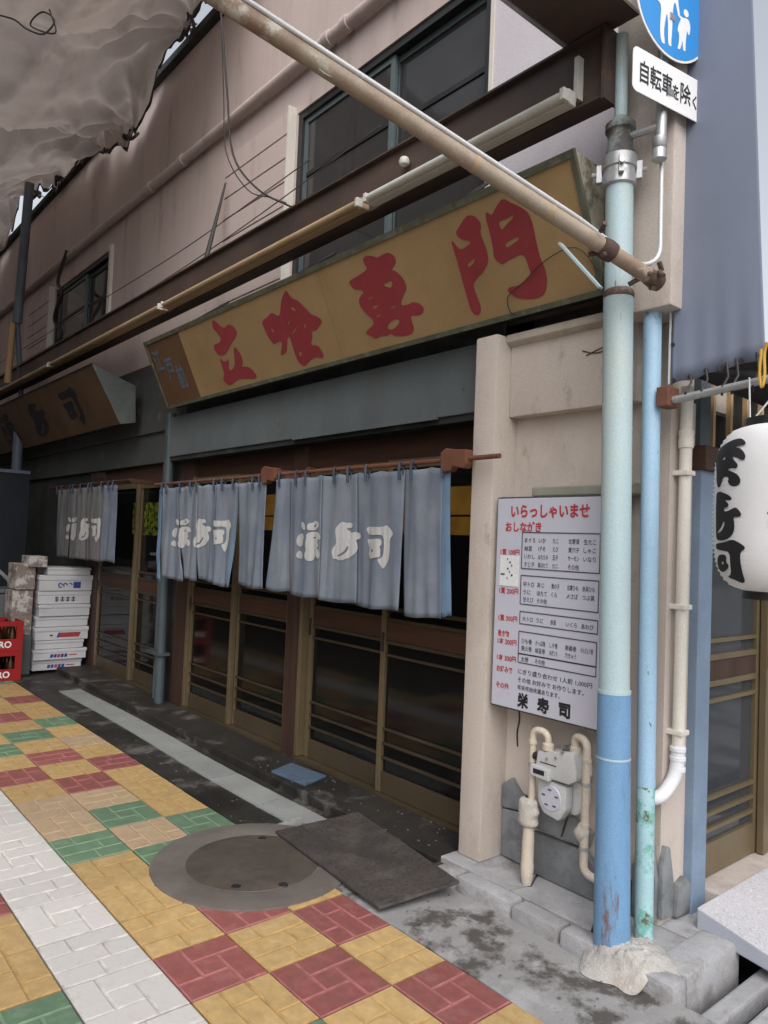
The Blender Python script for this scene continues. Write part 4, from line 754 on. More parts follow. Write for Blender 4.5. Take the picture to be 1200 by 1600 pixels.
# ------------------------------------------------------------------ traffic signs
SP0 = Vector((-1.415, 2.25, 3.105)); SD = Vector((.154, .988, 0)).normalized(); SNR = Vector((SD.y, -SD.x, 0))
def tp(u, v, d=0.0): return SP0 + SD * u + Vector((0, 0, v)) + SNR * d
def rrect(w, h, r, n=5, x0=0, y0=0):
    out = []
    for cx_, cy_, a0 in ((w - r, r, -90), (w - r, h - r, 0), (r, h - r, 90), (r, r, 180)):
        for k in range(n + 1): a = R(a0 + 90 * k / n); out.append((x0 + cx_ + r * math.cos(a), y0 + cy_ + r * math.sin(a)))
    return out
plate = thing('sign_plate', (-1.415, 2.25, 3.105), 'white plate with black lettering below the round blue sign', 'sign')
finish('board', prism(BM(), [tp(u, v, -.003) for u, v in rrect(.402, .160, .022)], SNR * .003), MT['sign_white'], plate)
for ch, x, s in (('自', .026, .082), ('転', .088, .082), ('車', .150, .082), ('を', .209, .058), ('除', .252, .082), ('く', .318, .056)):
    finish('letter', put_text(BM(), text_mesh(ch, s * 1.05, .001, 'LEFT', .74), lambda a, b: tp(x + a, .047 + b, .0015)), MT['ink'], plate)
rs = thing('round_sign', (-1.38, 2.46, 3.3), 'round blue sign with white adult and child figures and white rim', 'sign')
CU, CV, CR = .21, .392, .207
circ = lambda r: [(CU + r * math.cos(2 * math.pi * k / 56), CV + r * math.sin(2 * math.pi * k / 56)) for k in range(56)]
finish('disc', prism(BM(), [tp(u, v, -.004) for u, v in circ(CR)], SNR * .004), MT['sign_white'], rs)
finish('blue_face', prism(BM(), [tp(u, v, .0002) for u, v in circ(CR - .009)], SNR * .001), MT['sign_blue'], rs)
ADULT = [(.108, .372), (.128, .366), (.137, .355), (.135, .306), (.133, .27), (.14, .225), (.16, .222), (.161, .232), (.154, .267), (.161, .311), (.168, .344), (.176, .317), (.178, .252), (.182, .227), (.2, .229), (.195, .241), (.2, .285), (.2, .334), (.203, .383), (.212, .405), (.225, .375), (.232, .355), (.242, .362), (.232, .40), (.222, .45), (.212, .478), (.19, .487), (.15, .487), (.126, .478), (.112, .44), (.104, .40)]
CHILD = [(.249, .354), (.236, .354), (.24, .365), (.254, .361), (.281, .368), (.296, .364), (.303, .339), (.297, .309), (.288, .312), (.284, .326), (.279, .293), (.276, .255), (.278, .242), (.266, .239), (.262, .249), (.259, .279), (.253, .252), (.245, .236), (.231, .234), (.239, .259), (.24, .295), (.228, .303), (.236, .33)]
hd = lambda cu, cv, r: [(cu + r * math.cos(2 * math.pi * k / 20), cv + r * math.sin(2 * math.pi * k / 20)) for k in range(20)]
for nm, L in (('adult_figure', [ADULT, hd(.17, .515, .021)]), ('child_figure', [CHILD, hd(.276, .386, .0145)])):
    finish(nm, glyph(BM(), L, lambda u, v: tp(u, v, .0022)), MT['sign_white'], rs)
finish('back_pole', tube(BM(), [tp(.20, -.10, -.035), tp(.20, .60, -.035)], .020, 14), MT['galv'], rs, smooth=True)
for v in (.06, .34): finish('sign_clamp', box(BM(), -.03, .03, -.02, .02, -.012, .012, Matrix.Translation(tp(.20, v, -.026))), MT['galv'], rs)
finish('mast_bracket', tube(BM(), [(cx, 2.42, 3.05), tp(.20, -.05, -.035)], .014, 10), MT['galv'], rs, smooth=True)

# ------------------------------------------------------------------ menu light box
MX0, MX1, MZ0, MZ1, MY = -2.236, -1.655, .775, 1.708, 2.55
menu = thing('menu_board', (-1.95, 2.6, .78), 'white menu light box with red heading and ruled price lists on the plaster pier', 'sign')
finish('case', bx(MX0, MX1, 2.556, 2.698, MZ0, MZ1), MT['menu_frame'], menu, bevel=.006)
finish('face', bx(MX0 + .008, MX1 - .008, MY, 2.557, MZ0 + .008, MZ1 - .008), MT['menu'], menu, bevel=.003)
finish('hood', bx(-2.08, -1.56, 2.60, 2.699, MZ1 + .004, MZ1 + .045), MT['hood'], menu, bevel=.006)
finish('hinge', bx(MX1 + .002, MX1 + .02, 2.54, 2.60, 1.66, 1.80), MT['rust'], menu)
MYF = MY - .0015
def mtext(name, s, x0, x1, zc, size, m_, bold=.0003):
    """One printed line, stretched to run from x0 to x1 and centred on height zc."""
    vv, ff = text_mesh(s, size, bold); a, b_ = min(v.x for v in vv), max(v.x for v in vv); k = (x1 - x0) / (b_ - a)
    lo, hi = min(v.y for v in vv), max(v.y for v in vv)
    return finish(name, put_text(BM(), (vv, ff), lambda p, q: Vector((x0 + (p - a) * k, MYF, zc + q - (lo + hi) / 2))), MT[m_], menu)
mtext('heading', 'いらっしゃいませ', -2.150, -1.742, 1.642, .062, 'red_ink', .0022)
mtext('heading', 'おしながき', -2.178, -1.980, 1.575, .046, 'red_ink', .0016)
for s, x1, z in (('1貫 100円', -2.094, 1.462), ('1貫 200円', -2.094, 1.290), ('1貫 300円', -2.094, 1.170), ('巻き物', -2.138, 1.102), ('1本 200円', -2.094, 1.068), ('1本 300円', -2.094, .996), ('お好みで', -2.112, .946), ('その他', -2.130, .874)):
    mtext('price_label', s, -2.202, x1, z, .029, 'red_ink', .0008)
COLX = ((-2.067, -2.010), (-1.992, -1.940), (-1.918, -1.878), (-1.840, -1.786), (-1.766, -1.708))
for z, ws in ((1.517, ('まぐろ', 'いか', 'たこ', '北寄貝', '生たこ')), (1.482, ('納豆', 'げそ', 'えび', '煮穴子', 'しゃこ')), (1.447, ('いわし', 'おたたみ', '玉子', 'サーモン', 'いなり')), (1.412, ('すじ子', '黒ほたて', 'カニ', 'その他', '')),
              (1.328, ('中トロ', 'あじ', '数の子', '北寄ひも', '赤貝ひも')), (1.293, ('うに', 'ほたて', 'くら', '〆さば', 'つぶ貝')), (1.261, ('甘えび', 'その他', '', '', '')), (1.178, ('大トロ', 'うに', '赤貝', 'いくら', 'あわび')),
              (1.083, ('ひも巻', 'かっぱ巻', 'しそ巻', '新香巻', 'かんぴょう巻')), (1.052, ('鉄火巻', '納豆巻', 'ねぎとろ', '穴きゅう', '')), (1.005, ('太巻', 'その他', '', '', ''))):
    for s, (x0, x1) in zip(ws, COLX):
        if s: mtext('menu_item', s, x0, x1 if len(s) > 2 else x0 + (x1 - x0) * .72, z, .0235, 'ink_soft')
for s, x1, z in (('にぎり盛り合わせ 1人前 1,000円', -1.707, .950), ('その他 お好みで お作りします。', -1.745, .915), ('年末年始休業あります。', -1.86, .882)): mtext('menu_item', s, -2.081, x1, z, .0235, 'ink_soft')
for s, x0, x1 in (('栄', -2.080, -2.019), ('寿', -1.974, -1.912), ('司', -1.863, -1.806)): mtext('name_character', s, x0, x1, .828, .064, 'ink', .003)
fb = BM()
for x0, x1, z0, z1 in ((-2.081, -1.689, 1.394, 1.551), (-2.081, -1.690, 1.240, 1.364), (-2.080, -1.690, 1.155, 1.208), (-2.082, -1.692, .988, 1.122), (-2.08, -1.693, 1.026, 1.027)):
    t = .0022
    for a in ((x0, x1, z0 - t, z0 + t), (x0, x1, z1 - t, z1 + t), (x0 - t, x0 + t, z0, z1), (x1 - t, x1 + t, z0, z1)): fb.faces.new([fb.verts.new((p, MYF - .0006, q)) for p, q in ((a[0], a[2]), (a[1], a[2]), (a[1], a[3]), (a[0], a[3]))])
finish('ruled_frame', fb, MT['ink_soft'], menu)
note = finish('pasted_note', bx(-2.202, -2.096, MY - .003, MY - .0005, 1.312, 1.447), MT['paper'], menu)
nb = BM()
for k in range(7):
    x = -2.16 + .012 * (k % 3); z = 1.435 - .014 * k; box(nb, x, x + .005 + .004 * (k % 2), MY - .0045, MY - .0032, z - .008, z)
box(nb, -2.195, -2.172, MY - .0045, MY - .0032, 1.36, 1.367); finish('note_print', nb, MT['ink_soft'], menu)

# ------------------------------------------------------------------ gas meter with its pipes
gm = thing('gas_meter', (-1.84, 2.6, .4), 'pale grey gas meter with cream pipes under the menu board', 'meter')
gy = 2.56
finish('index_case', prism(BM(), [(x, gy - .02, z) for x, z in [(-1.958, .640), (-1.80, .668), (-1.783, .66), (-1.765, .60), (-1.765, .562), (-1.80, .540), (-1.965, .538), (-1.968, .56)]], (0, .12, 0)), MT['meter'], gm, bevel=.010, smooth=True)
finish('index_box', prism(BM(), [(x, gy - .042, z) for x, z in [(-1.976, .586), (-1.882, .580), (-1.880, .534), (-1.976, .540)]], (0, .024, 0)), MT['meter'], gm, bevel=.005)
finish('dial', bx(-1.958, -1.902, gy - .0435, gy - .0415, .553, .572), MT['ink'], gm)
finish('body', prism(BM(), [(x, gy - .012, z) for x, z in [(-1.960, .537), (-1.815, .522), (-1.814, .43), (-1.835, .395), (-1.850, .378), (-1.925, .392), (-1.955, .43)]], (0, .05, 0)), MT['meter'], gm, bevel=.012, smooth=True)
finish('body', prism(BM(), [(x, gy + .045, z) for x, z in [(-1.87, .54), (-1.768, .540), (-1.766, .455), (-1.79, .415), (-1.812, .400), (-1.88, .42)]], (0, .05, 0)), MT['meter'], gm, bevel=.010, smooth=True)
finish('round_plate', lathe(BM(), [(.0, -.0165), (.050, -.016), (.054, -.011)], (-1.888, gy, .462), 24, 'Y'), MT['menu'], gm, smooth=True)
for q in range(5):
    t_ = .4 + q * 1.25; finish('plate_print', bx(-1.888 + .034 * math.cos(t_) - .008, -1.888 + .034 * math.cos(t_) + .008, gy - .018, gy - .0168, .462 + .034 * math.sin(t_) - .003, .462 + .034 * math.sin(t_) + .003), MT['ink_soft'], gm)
finish('valve_knob', tube(BM(), [(-1.985, gy + .0, .612), (-1.955, gy + .0, .610)], .017, 12), MT['black'], gm)
for x, z in ((-1.905, .62), (-1.86, .635), (-1.83, .662)): finish('bolt', tube(BM(), [(x, gy - .028, z), (x, gy - .015, z)], .005, 8), MT['galv'], gm)
finish('case_seam', bx(-1.940, -1.86, gy - .0225, gy - .0195, .597, .601), MT['ink_soft'], gm)
finish('cap_nut', bx(-1.855, -1.815, gy + .01, gy + .06, .655, .682), MT['neck'], gm, bevel=.004)
pr = .0150
finish('inlet_pipe', tube(BM(), bend([(-1.993, gy, .36), (-1.997, gy, .722), (-1.917, gy, .718), (-1.917, gy, .645)], .045), pr, 14), MT['cream_pipe'], gm, smooth=True)
finish('outlet_pipe', tube(BM(), bend([(-1.803, gy + .03, .65), (-1.803, gy + .02, .735), (-1.729, gy, .728), (-1.731, gy, .215), (-1.66, gy + .02, .20), (-1.56, gy + .03, .20)], .045), pr + .001, 14), MT['cream_pipe'], gm, smooth=True)
finish('regulator', sheet(BM(), lambda u, v: Vector((-2.008 + (.046 + .010 * mnoise.noise(Vector((math.cos(u * 6.2832) * 1.5, v * 5, 3)))) * (1 - abs(2 * v - 1) ** 8 * .6) * math.cos(u * 6.2832), gy + .036 * (1 - abs(2 * v - 1) ** 8 * .6) * math.sin(u * 6.2832), .305 + .125 * v)), 24, 14), MT['putty'], gm, smooth='all')
finish('drop_pipe', tube(BM(), [(-2.004, gy, .33), (-2.004, gy, .285), (-2.005, gy, .245), (-2.006, gy, .160), (-2.006, gy, .150), (-2.006, gy, .10), (-2.006, gy, .07)], [.020, .024, .026, .026, .0285, .026, .020], 16), MT['cream_pipe'], gm, smooth=True)
for x, y, z in ((-1.917, gy, .662), (-1.803, gy + .03, .672)): finish('union', lathe(BM(), [(pr, z - .015), (.024, z - .012), (.024, z + .012), (.017, z + .018)], (x, y, 0), 14), MT['cream_pipe'], gm, smooth=True)
for x, z, m_ in ((-1.995, .575, 'galv'), (-1.73, .56, 'galv'), (-1.731, .40, 'cream_pipe'), (-1.731, .31, 'galv'), (-1.996, .665, 'cream_pipe'), (-1.729, .655, 'cream_pipe')): finish('clip', lathe(BM(), [(pr, z - .008), (.0195, z - .007), (.0195, z + .007), (pr, z + .008)], (x, gy, 0), 14), MT[m_], gm, smooth=True)
finish('taped_joint', sheet(BM(), lambda u, v: Vector((-1.742 + (.030 + .012 * mnoise.noise(Vector((math.cos(u * 6.2832) * 2, v * 6, 9)))) * math.sin(math.pi * (.08 + .84 * v)) * math.cos(u * 6.2832), gy + .026 * math.sin(math.pi * (.08 + .84 * v)) * math.sin(u * 6.2832), .325 + .085 * v)), 20, 10), MT['putty'], gm, smooth='all')
crack = tag(finish('wall_stain_crack', tube(BM(), spline([(-2.19, 2.698, .76), (-2.185, 2.698, .70), (-2.195, 2.698, .64), (-2.19, 2.698, .58)], 4), .004, 5), MT['tarp_edge'], loc=(-2.19, 2.69, .6)), 'dark crack running down the plaster left of the gas meter', 'crack')

# ------------------------------------------------------------------ manhole, plate, drain cover
mh = thing('manhole', (-2.98, 1.815, 0), 'round iron manhole cover in a wide concrete ring set in the tiles', 'manhole')
finish('concrete_ring', lathe(BM(), [(.455, -.01), (.450, .006), (.43, .0085), (.312, .0085), (.304, .0040), (.290, .0034)], (-2.98, 1.815, 0), 72), MT['ring'], mh, smooth=True)
finish('cover', lathe(BM(), [(.2985, .0030), (.296, .0060), (.285, .0074), (.05, .0080), (.01, .0082)], (-2.98, 1.815, 0), 64), MT['iron'], mh, smooth=True)
for x, y in ((-2.80, 1.63), (-3.175, 1.98), (-2.70, 1.80)): finish('keyhole', lathe(BM(), [(.022, .005), (.020, .0092), (.012, .0088)], (x, y, 0), 14), MT['black'], mh)
pl = [(-3.186, 2.062, 0.01), (-2.284, 1.984, 0.014), (-2.159, 2.313, 0.078), (-3.061, 2.49, 0.056)]
plate_ = finish('ramp_plate', prism(BM(), pl, (0, 0, .012)), MT['mat'], bevel=.002, loc=(-2.7, 2.2, .04)); tag(plate_, 'worn dark ribbed plate bridging the gutter up to the doors', 'plate')
dc = finish('drain_cover', prism(BM(), [(-3.90, 2.475, .053), (-3.575, 2.505, .053), (-3.645, 2.705, .053), (-3.975, 2.665, .053)], (0, 0, .014)), MT['cover_blue'], bevel=.004, loc=(-3.77, 2.58, .053)); tag(dc, 'blue grey square drain cover on the dark apron by the door', 'cover')

# ------------------------------------------------------------------ side shop: jamb, door, ramp, awning, lantern
side = thing('side_shop', (-1.5, 3.3, 0), 'side shop entrance with bronze sliding doors and blue grey jamb at right edge', 'shop front')
S = lambda n, bm, m_, **k: finish(n, bm, MT[m_], side, **k)
S('jamb', bx(-1.505, -1.452, 2.885, 2.995, .03, 1.83), 'jamb', bevel=.004)
S('upper_post', bx(-1.51, -1.47, 2.90, 2.985, 1.93, 2.30), 'drainpipe_dark')
S('head_beam', bx(-1.52, -1.43, 2.875, 5.2, 1.825, 1.925), 'wood', bevel=.004)
S('threshold', bx(-1.56, -1.392, 2.998, 5.0, -.05, .142), 'sill', bevel=.006)
S('back_wall', bx(-2.45, -2.40, 3.26, 5.0, 0, 2.3), 'interior'); S('inner_wall', bx(-2.39, -1.60, 4.9, 4.95, 0, 2.3), 'interior'); S('inner_floor', bx(-2.39, -1.57, 3.26, 4.9, .0, .10), 'floor_int')
for k in range(9): S('lattice_bar', bx(-1.50, -1.48, 3.03 + k * .155, 3.05 + k * .155, 1.926, 2.30), 'tan_rod')
S('transom_back', bx(-1.56, -1.54, 2.99, 4.6, 1.926, 2.32), 'interior')
def sdoor(y0, y1, x):
    fr = BM(); s = .05; d = .032
    box(fr, x - d, x, y0, y0 + s, .148, 1.82); box(fr, x - d, x, y1 - s, y1, .148, 1.82); box(fr, x - d + .001, x - .001, y0 + s, y1 - s, 1.77, 1.82)
    o = S('sliding_door', fr, 'bronze', bevel=.003); q = lambda n, bm, m_: finish(n, bm, MT[m_], o)
    q('kick_plate', bx(x - d + .004, x - .004, y0 + s, y1 - s, .148, .283), 'bronze')
    for z in (.338, .403, .468, .872, 1.124): q('glazing_bar', bx(x - .018, x - .001, y0 + s, y1 - s, z - .0085, z + .0085), 'bronze')
    for z in (.945, 1.055): q('glazing_bar', bx(x - .02, x + .001, y0 + s, y1 - s, z - .012, z + .012), 'bronze')
    q('middle_rail', bx(x - .026, x - .005, y0 + s, y1 - s, .957, 1.043), 'wood_v'); q('pane', bx(x - .025, x - .020, y0 + s - .003, y1 - s + .003, .28, 1.775), 'glass_side')
    return o
sdoor(2.997, 3.57, -1.492); sdoor(3.54, 4.12, -1.455); sdoor(4.09, 4.68, -1.492)
S('flyer', bx(-1.532, -1.528, 3.06, 3.22, 1.075, 1.20), 'leaflet'); S('flyer', bx(-1.532, -1.528, 3.24, 3.33, 1.09, 1.23), 'leaflet')
S('notice_panel', bx(-1.452, -1.444, 3.548, 3.80, .98, 1.42), 'pole_blue', bevel=.003)
S('side_roof', bx(-2.45, -1.46, 3.26, 5.0, 2.30, 2.36), 'soot')
ramp = finish('ramp_slab', prism(BM(), [(-1.388, 2.80, .150), (-.80, 2.80, .012), (-.80, 2.80, -.012), (-1.388, 2.80, .066)], (0, 1.25, 0)), MT['granite'], bevel=.006, loc=(-1.1, 3.3, 0)); tag(ramp, 'speckled granite wedge ramp in front of the side doors', 'ramp')
ramp.data.materials.append(MT['granite_side'])
for p in ramp.data.polygons:
    if p.normal.y < -.7: p.material_index = 1
rb = finish('ramp_block', bx(-1.36, -1.10, 3.02, 3.95, -.11, .036), MT['dark_concrete'], loc=(-1.2, 3.4, 0)); tag(rb, 'dark block under the granite ramp', 'block')

aw = thing('awning', (-1.3, 2.62, 2.1), 'blue grey canvas awning curtain hanging high beside the corner at right', 'awning')
def awf(u, v):
    z = 2.122 + .045 * u + (2.5) * v; xl = -1.436 + .004 * v; xr = -1.094 - .135 * v
    return Vector((xl + (xr - xl) * u, 2.60 + .0025 * math.sin(u * 26 + 1) * max(0, 1 - v * 5) ** 2 + .003 * math.sin(u * 5 + v * 5), z + .004 * math.sin(u * 19) * (1 - v) ** 9))
finish('canvas', sheet(BM(), awf, 40, 40, (0, .003, 0)), MT['awning'], aw, smooth='all')
finish('hem_band', sheet(BM(), lambda u, v: awf(u * .022, v) + Vector((-.012, -.004, 0)), 2, 30, (0, .002, 0)), MT['conduit'], aw)
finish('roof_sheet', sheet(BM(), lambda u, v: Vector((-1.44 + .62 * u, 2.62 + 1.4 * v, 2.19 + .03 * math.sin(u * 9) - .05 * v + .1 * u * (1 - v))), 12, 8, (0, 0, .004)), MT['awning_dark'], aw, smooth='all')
finish('pole', tube(BM(), [(-1.41, 2.575, 2.055), (-.70, 2.56, 2.115)], .0145, 12), MT['galv'], aw, smooth=True)
finish('wall_block', bx(-1.462, -1.412, 2.54, 2.62, 2.03, 2.105), MT['rod'], aw, bevel=.005)
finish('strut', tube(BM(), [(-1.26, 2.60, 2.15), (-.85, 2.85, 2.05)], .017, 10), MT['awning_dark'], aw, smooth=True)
for k, x in enumerate((-1.36, -1.30, -1.225, -1.19, -1.12)):
    finish('tie', tube(BM(), [(x, 2.596, 2.15 + .01 * k), (x + .012, 2.585, 2.115), (x + .004, 2.560, 2.075), (x - .004, 2.575, 2.05)], .0045, 6), MT['wire'], aw)
for k in range(8): finish('grommet', tube(BM(), [awf(.012, .06 + k * .11) + Vector((0, -.008, 0)), awf(.012, .06 + k * .11) + Vector((.0, .006, 0))], .007, 8), MT['wire'], aw)
for k in range(6): finish('grommet', tube(BM(), [awf(.03 + k * .185, .004) + Vector((0, -.008, 0)), awf(.03 + k * .185, .004) + Vector((0, .006, 0))], .008, 8), MT['wire'], aw)
ys = finish('yellow_strap', tube(BM(), spline([(-1.078, 2.53, 2.18), (-1.082, 2.53, 2.10), (-1.074, 2.53, 2.05), (-1.066, 2.53, 2.09), (-1.07, 2.535, 2.16), (-1.06, 2.53, 2.2)], 5), .005, 7), MT['yellow_strap'], smooth=True, loc=(-1.07, 2.52, 2.1)); tag(ys, 'yellow strap looped over the awning pole above the lantern', 'strap')

LC = Vector((-.985, 2.45, 0)); LR = .185; LZ0, LZ1 = 1.378, 1.898
lan = thing('paper_lantern', LC + Vector((0, 0, LZ0)), 'white paper lantern with black brush characters hanging at the right edge', 'lantern')
def lrad(t):                                            # t 0 bottom .. 1 top
    e = abs(2 * t - 1); return LR * (.50 + .50 * max(0, 1 - e ** 4.2) ** .55)
NR = 36; prof = []
for i in range(NR * 2 + 1): t = i / (NR * 2); prof.append((lrad(t) + (.0024 if i % 2 == 0 else -.0022), LZ0 + (LZ1 - LZ0) * t))
finish('paper_body', lathe(BM(), prof, LC, 64), MT['lantern'], lan, smooth='all')
for z, h in ((LZ0, -.026), (LZ1, .026)): finish('rim', lathe(BM(), [(.070, z), (.094, z + h * .02), (.096, z + h), (.07, z + h)], LC, 40), MT['black'], lan, smooth=True)
camdir = math.atan2(-LC.y, -LC.x)
def lpt(phi, z, d): r_ = lrad((z - LZ0) / (LZ1 - LZ0)) + d; a = camdir + phi; return LC + Vector((r_ * math.cos(a), r_ * math.sin(a), z))
finish('character', glyph(BM(), LANTERN, lambda u, v: lpt(u, v, .0035), 1, .03), MT['ink'], lan)
for ch, z in (('江', 1.76), ('戸', 1.62), ('前', 1.48)):
    bm = BM(); put_text(bm, text_mesh(ch, .16, .006, 'LEFT', 1), lambda a, b: Vector((a, b, 0))); es = [e for e in bm.edges if e.calc_length() > .03]
    bmesh.ops.subdivide_edges(bm, edges=es, cuts=2); bmesh.ops.triangulate(bm, faces=bm.faces)
    for v in bm.verts: v.co = lpt(-.13 + v.co.x / LR, z + v.co.y, .0035)
    finish('character', bm, MT['ink'], lan)
finish('hanger_cord', tube(BM(), [LC + Vector((-.09, 0, LZ1 + .02)), LC + Vector((-.135, .09, 2.09))], .0035, 6), MT['galv'], lan)
finish('hanger_cord', tube(BM(), [LC + Vector((-.09, 0, LZ1 + .02)), LC + Vector((.0, .10, 2.09))], .0035, 6), MT['galv'], lan)

# ------------------------------------------------------------------ boxes, crates and bin at the far left
BXF = -8.05
stack = [(2.205, 2.70, .03, .135, 'b'), (2.20, 2.735, .139, .245, 'b'), (2.215, 2.705, .249, .335, ''), (2.205, 2.745, .339, .47, 'r'), (2.215, 2.745, .474, .58, ''), (2.235, 2.75, .584, .705, ''), (2.225, 2.76, .709, .84, 'k'), (2.225, 2.765, .844, 1.005, 'n'), (2.30, 2.74, 1.009, 1.085, '')]
where = ['bottom of the stack', 'second from the bottom of the stack', 'plain, under the red marked box', 'with a red and blue mark midway up the stack', 'plain, on top of the red marked box', 'plain, under the box with black characters', 'with black characters', 'with a navy square and letters, second from the top', 'on the very top of the stack']
for k, (y0, y1, z0, z1, mk) in enumerate(stack):
    j = rng.uniform(-.02, .02)
    o = thing('foam_box', (BXF - .2 + j, (y0 + y1) / 2, z0), 'white foam box ' + where[k], 'box', 'stacked white foam boxes by the far doors')
    h = z1 - z0
    finish('body', bx(BXF - .38 + j, BXF + j, y0 + .006, y1 - .006, z0, z1 - h * .32), MT['eps'], o, bevel=.006)
    finish('lid', bx(BXF - .386 + j, BXF + .006 + j, y0, y1, z1 - h * .32, z1), MT['eps'], o, bevel=.006)
    X_ = BXF + .0015 + j; zc = z0 + h * .36; yc = (y0 + y1) / 2
    def mark(a, b, c, d, m_, sl=.0, n_='printed_mark', X_=X_):
        finish(n_, prism(BM(), [(X_, a, c), (X_, b, c), (X_, b + sl, d), (X_, a + sl, d)], (.0012, 0, 0)), MT[m_], o)
    if mk == 'b':
        for q in range(5): mark(yc - .10 + q * .035, yc - .072 + q * .035, zc - .016, zc + .018, 'mark_red' if q == 2 else 'mark_blue', .006)
        mark(yc + .09, yc + .17, zc, zc + .01, 'mark_red')
    if mk == 'r': mark(yc - .03, yc + .17, zc - .02, zc + .028, 'mark_red', .02); mark(yc - .055, yc - .032, zc - .02, zc + .028, 'mark_blue', .02); mark(yc - .12, yc - .09, zc - .005, zc + .01, 'ink')
    if mk == 'n':
        mark(yc + .07, yc + .145, zc - .03, zc + .035, 'mark_blue')
        for q in range(3): finish('printed_mark', tube(BM(), [(X_, yc - .06 + q * .05 + .018 * math.cos(a), zc + .022 * math.sin(a)) for a in [k2 * .55 for k2 in range(2 + 3 * (3 - q))]], .006, 5), MT['mark_blue'], o)
    if mk == 'k':
        for q in range(4):
            y = yc - .10 + q * .055
            for a in (-.016, 0, .016): mark(y, y + .04, zc + a - .003, zc + a + .004, 'ink')
            mark(y + .016, y + .023, zc - .027, zc + .027, 'ink')
for (y0, y1, z0, z1, x0, x1, lab) in ((2.11, 2.29, 1.089, 1.20, -8.30, -8.03, 'small brown and white printed carton on top of the foam boxes'), (2.00, 2.19, .86, 1.12, -8.35, -8.06, 'brown and white printed carton standing beside the upper foam boxes'), (1.99, 2.185, .40, .85, -8.36, -8.08, 'tall brown and white wrapped pack beside the middle foam boxes')):
    c_ = finish('carton', bx(x0, x1, y0, y1, z0, z1), MT['pack'], bevel=.006, loc=(x0, y0, z0)); tag(c_, lab, 'carton', 'printed cartons beside the foam boxes')
c_ = finish('carton', bx(-8.37, -8.06, 1.995, 2.188, .002, .396), MT['bin'], bevel=.006, loc=(-8.3, 2.1, .0)); tag(c_, 'dark plain carton on the ground beside the lower foam boxes', 'carton', 'printed cartons beside the foam boxes')
def crate(z, lab):
    x0, x1, y0, y1, h = -8.22, -7.80, 1.52, 2.04, .285
    t_ = thing('beer_crate', ((x0 + x1) / 2, (y0 + y1) / 2, z), lab, 'crate', 'stacked red bottle crates')
    bm = BM()
    box(bm, x1 - .016, x1, y0, y1, z, z + .115); box(bm, x1 - .016, x1, y0, y1, z + h - .045, z + h)
    for a, b in ((y0, y0 + .06), (y1 - .06, y1), (1.765, 1.80)): box(bm, x1 - .0155, x1 - .0005, a, b, z + .115, z + h - .045)
    box(bm, x0, x1 - .016, y1 - .016, y1, z, z + h); box(bm, x0, x1 - .016, y0, y0 + .016, z, z + h); box(bm, x0, x0 + .016, y0 + .016, y1 - .016, z, z + h); box(bm, x0 + .016, x1 - .016, y0 + .016, y1 - .016, z, z + .012)
    finish('crate_body', bm, MT['crate'], t_)
    finish('lettering', put_text(BM(), text_mesh('SAPPORO', .085, .002, 'RIGHT', .95), lambda a, b: Vector((x1 + .0015, y1 - .10 + a, z + .035 + b))), MT['sign_white'], t_)
    for i in range(4):
        for j in range(3):
            c = (x0 + .075 + .13 * j, y0 + .075 + .123 * i, 0)
            finish('bottle', lathe(BM(), [(.034, z + .014), (.036, z + .03), (.036, z + .16), (.015, z + .215), (.0135, z + .262), (.015, z + .27)], c, 10), MT['bottle'], t_, smooth=True)
crate(.0, 'red bottle crate with white lettering, the lower one at the left edge'); crate(.288, 'red bottle crate with white lettering, the upper one at the left edge')
bn = thing('grey_bin', (-8.75, 2.05, 0), 'dull grey bin behind the red crates', 'bin')
finish('tub', prism(BM(), [(-8.95, 1.85, 0), (-8.55, 1.85, 0), (-8.55, 2.28, 0), (-8.95, 2.28, 0)], (0, 0, .78)), MT['bin'], bn, bevel=.02); finish('lid', bx(-8.97, -8.53, 1.83, 2.30, .785, .83), MT['bin'], bn, bevel=.012)
finish('handle', tube(BM(), spline([(-8.6, 1.72, 1.10), (-8.6, 1.86, 1.08), (-8.58, 2.0, .99), (-8.56, 2.10, .87), (-8.56, 2.13, .80)], 5), .02, 8), MT['galv'], bn, smooth=True)
nv = thing('navy_panel', (-9.4, 2.2, 0), 'dark navy sheet standing against the far shop front at left edge', 'panel')
finish('sheet', bx(-9.55, -9.50, 1.35, 2.45, 0, 2.12), MT['navy'], nv); finish('top_rail', bx(-9.57, -9.48, 1.35, 2.45, 2.122, 2.16), MT['old_post'], nv)

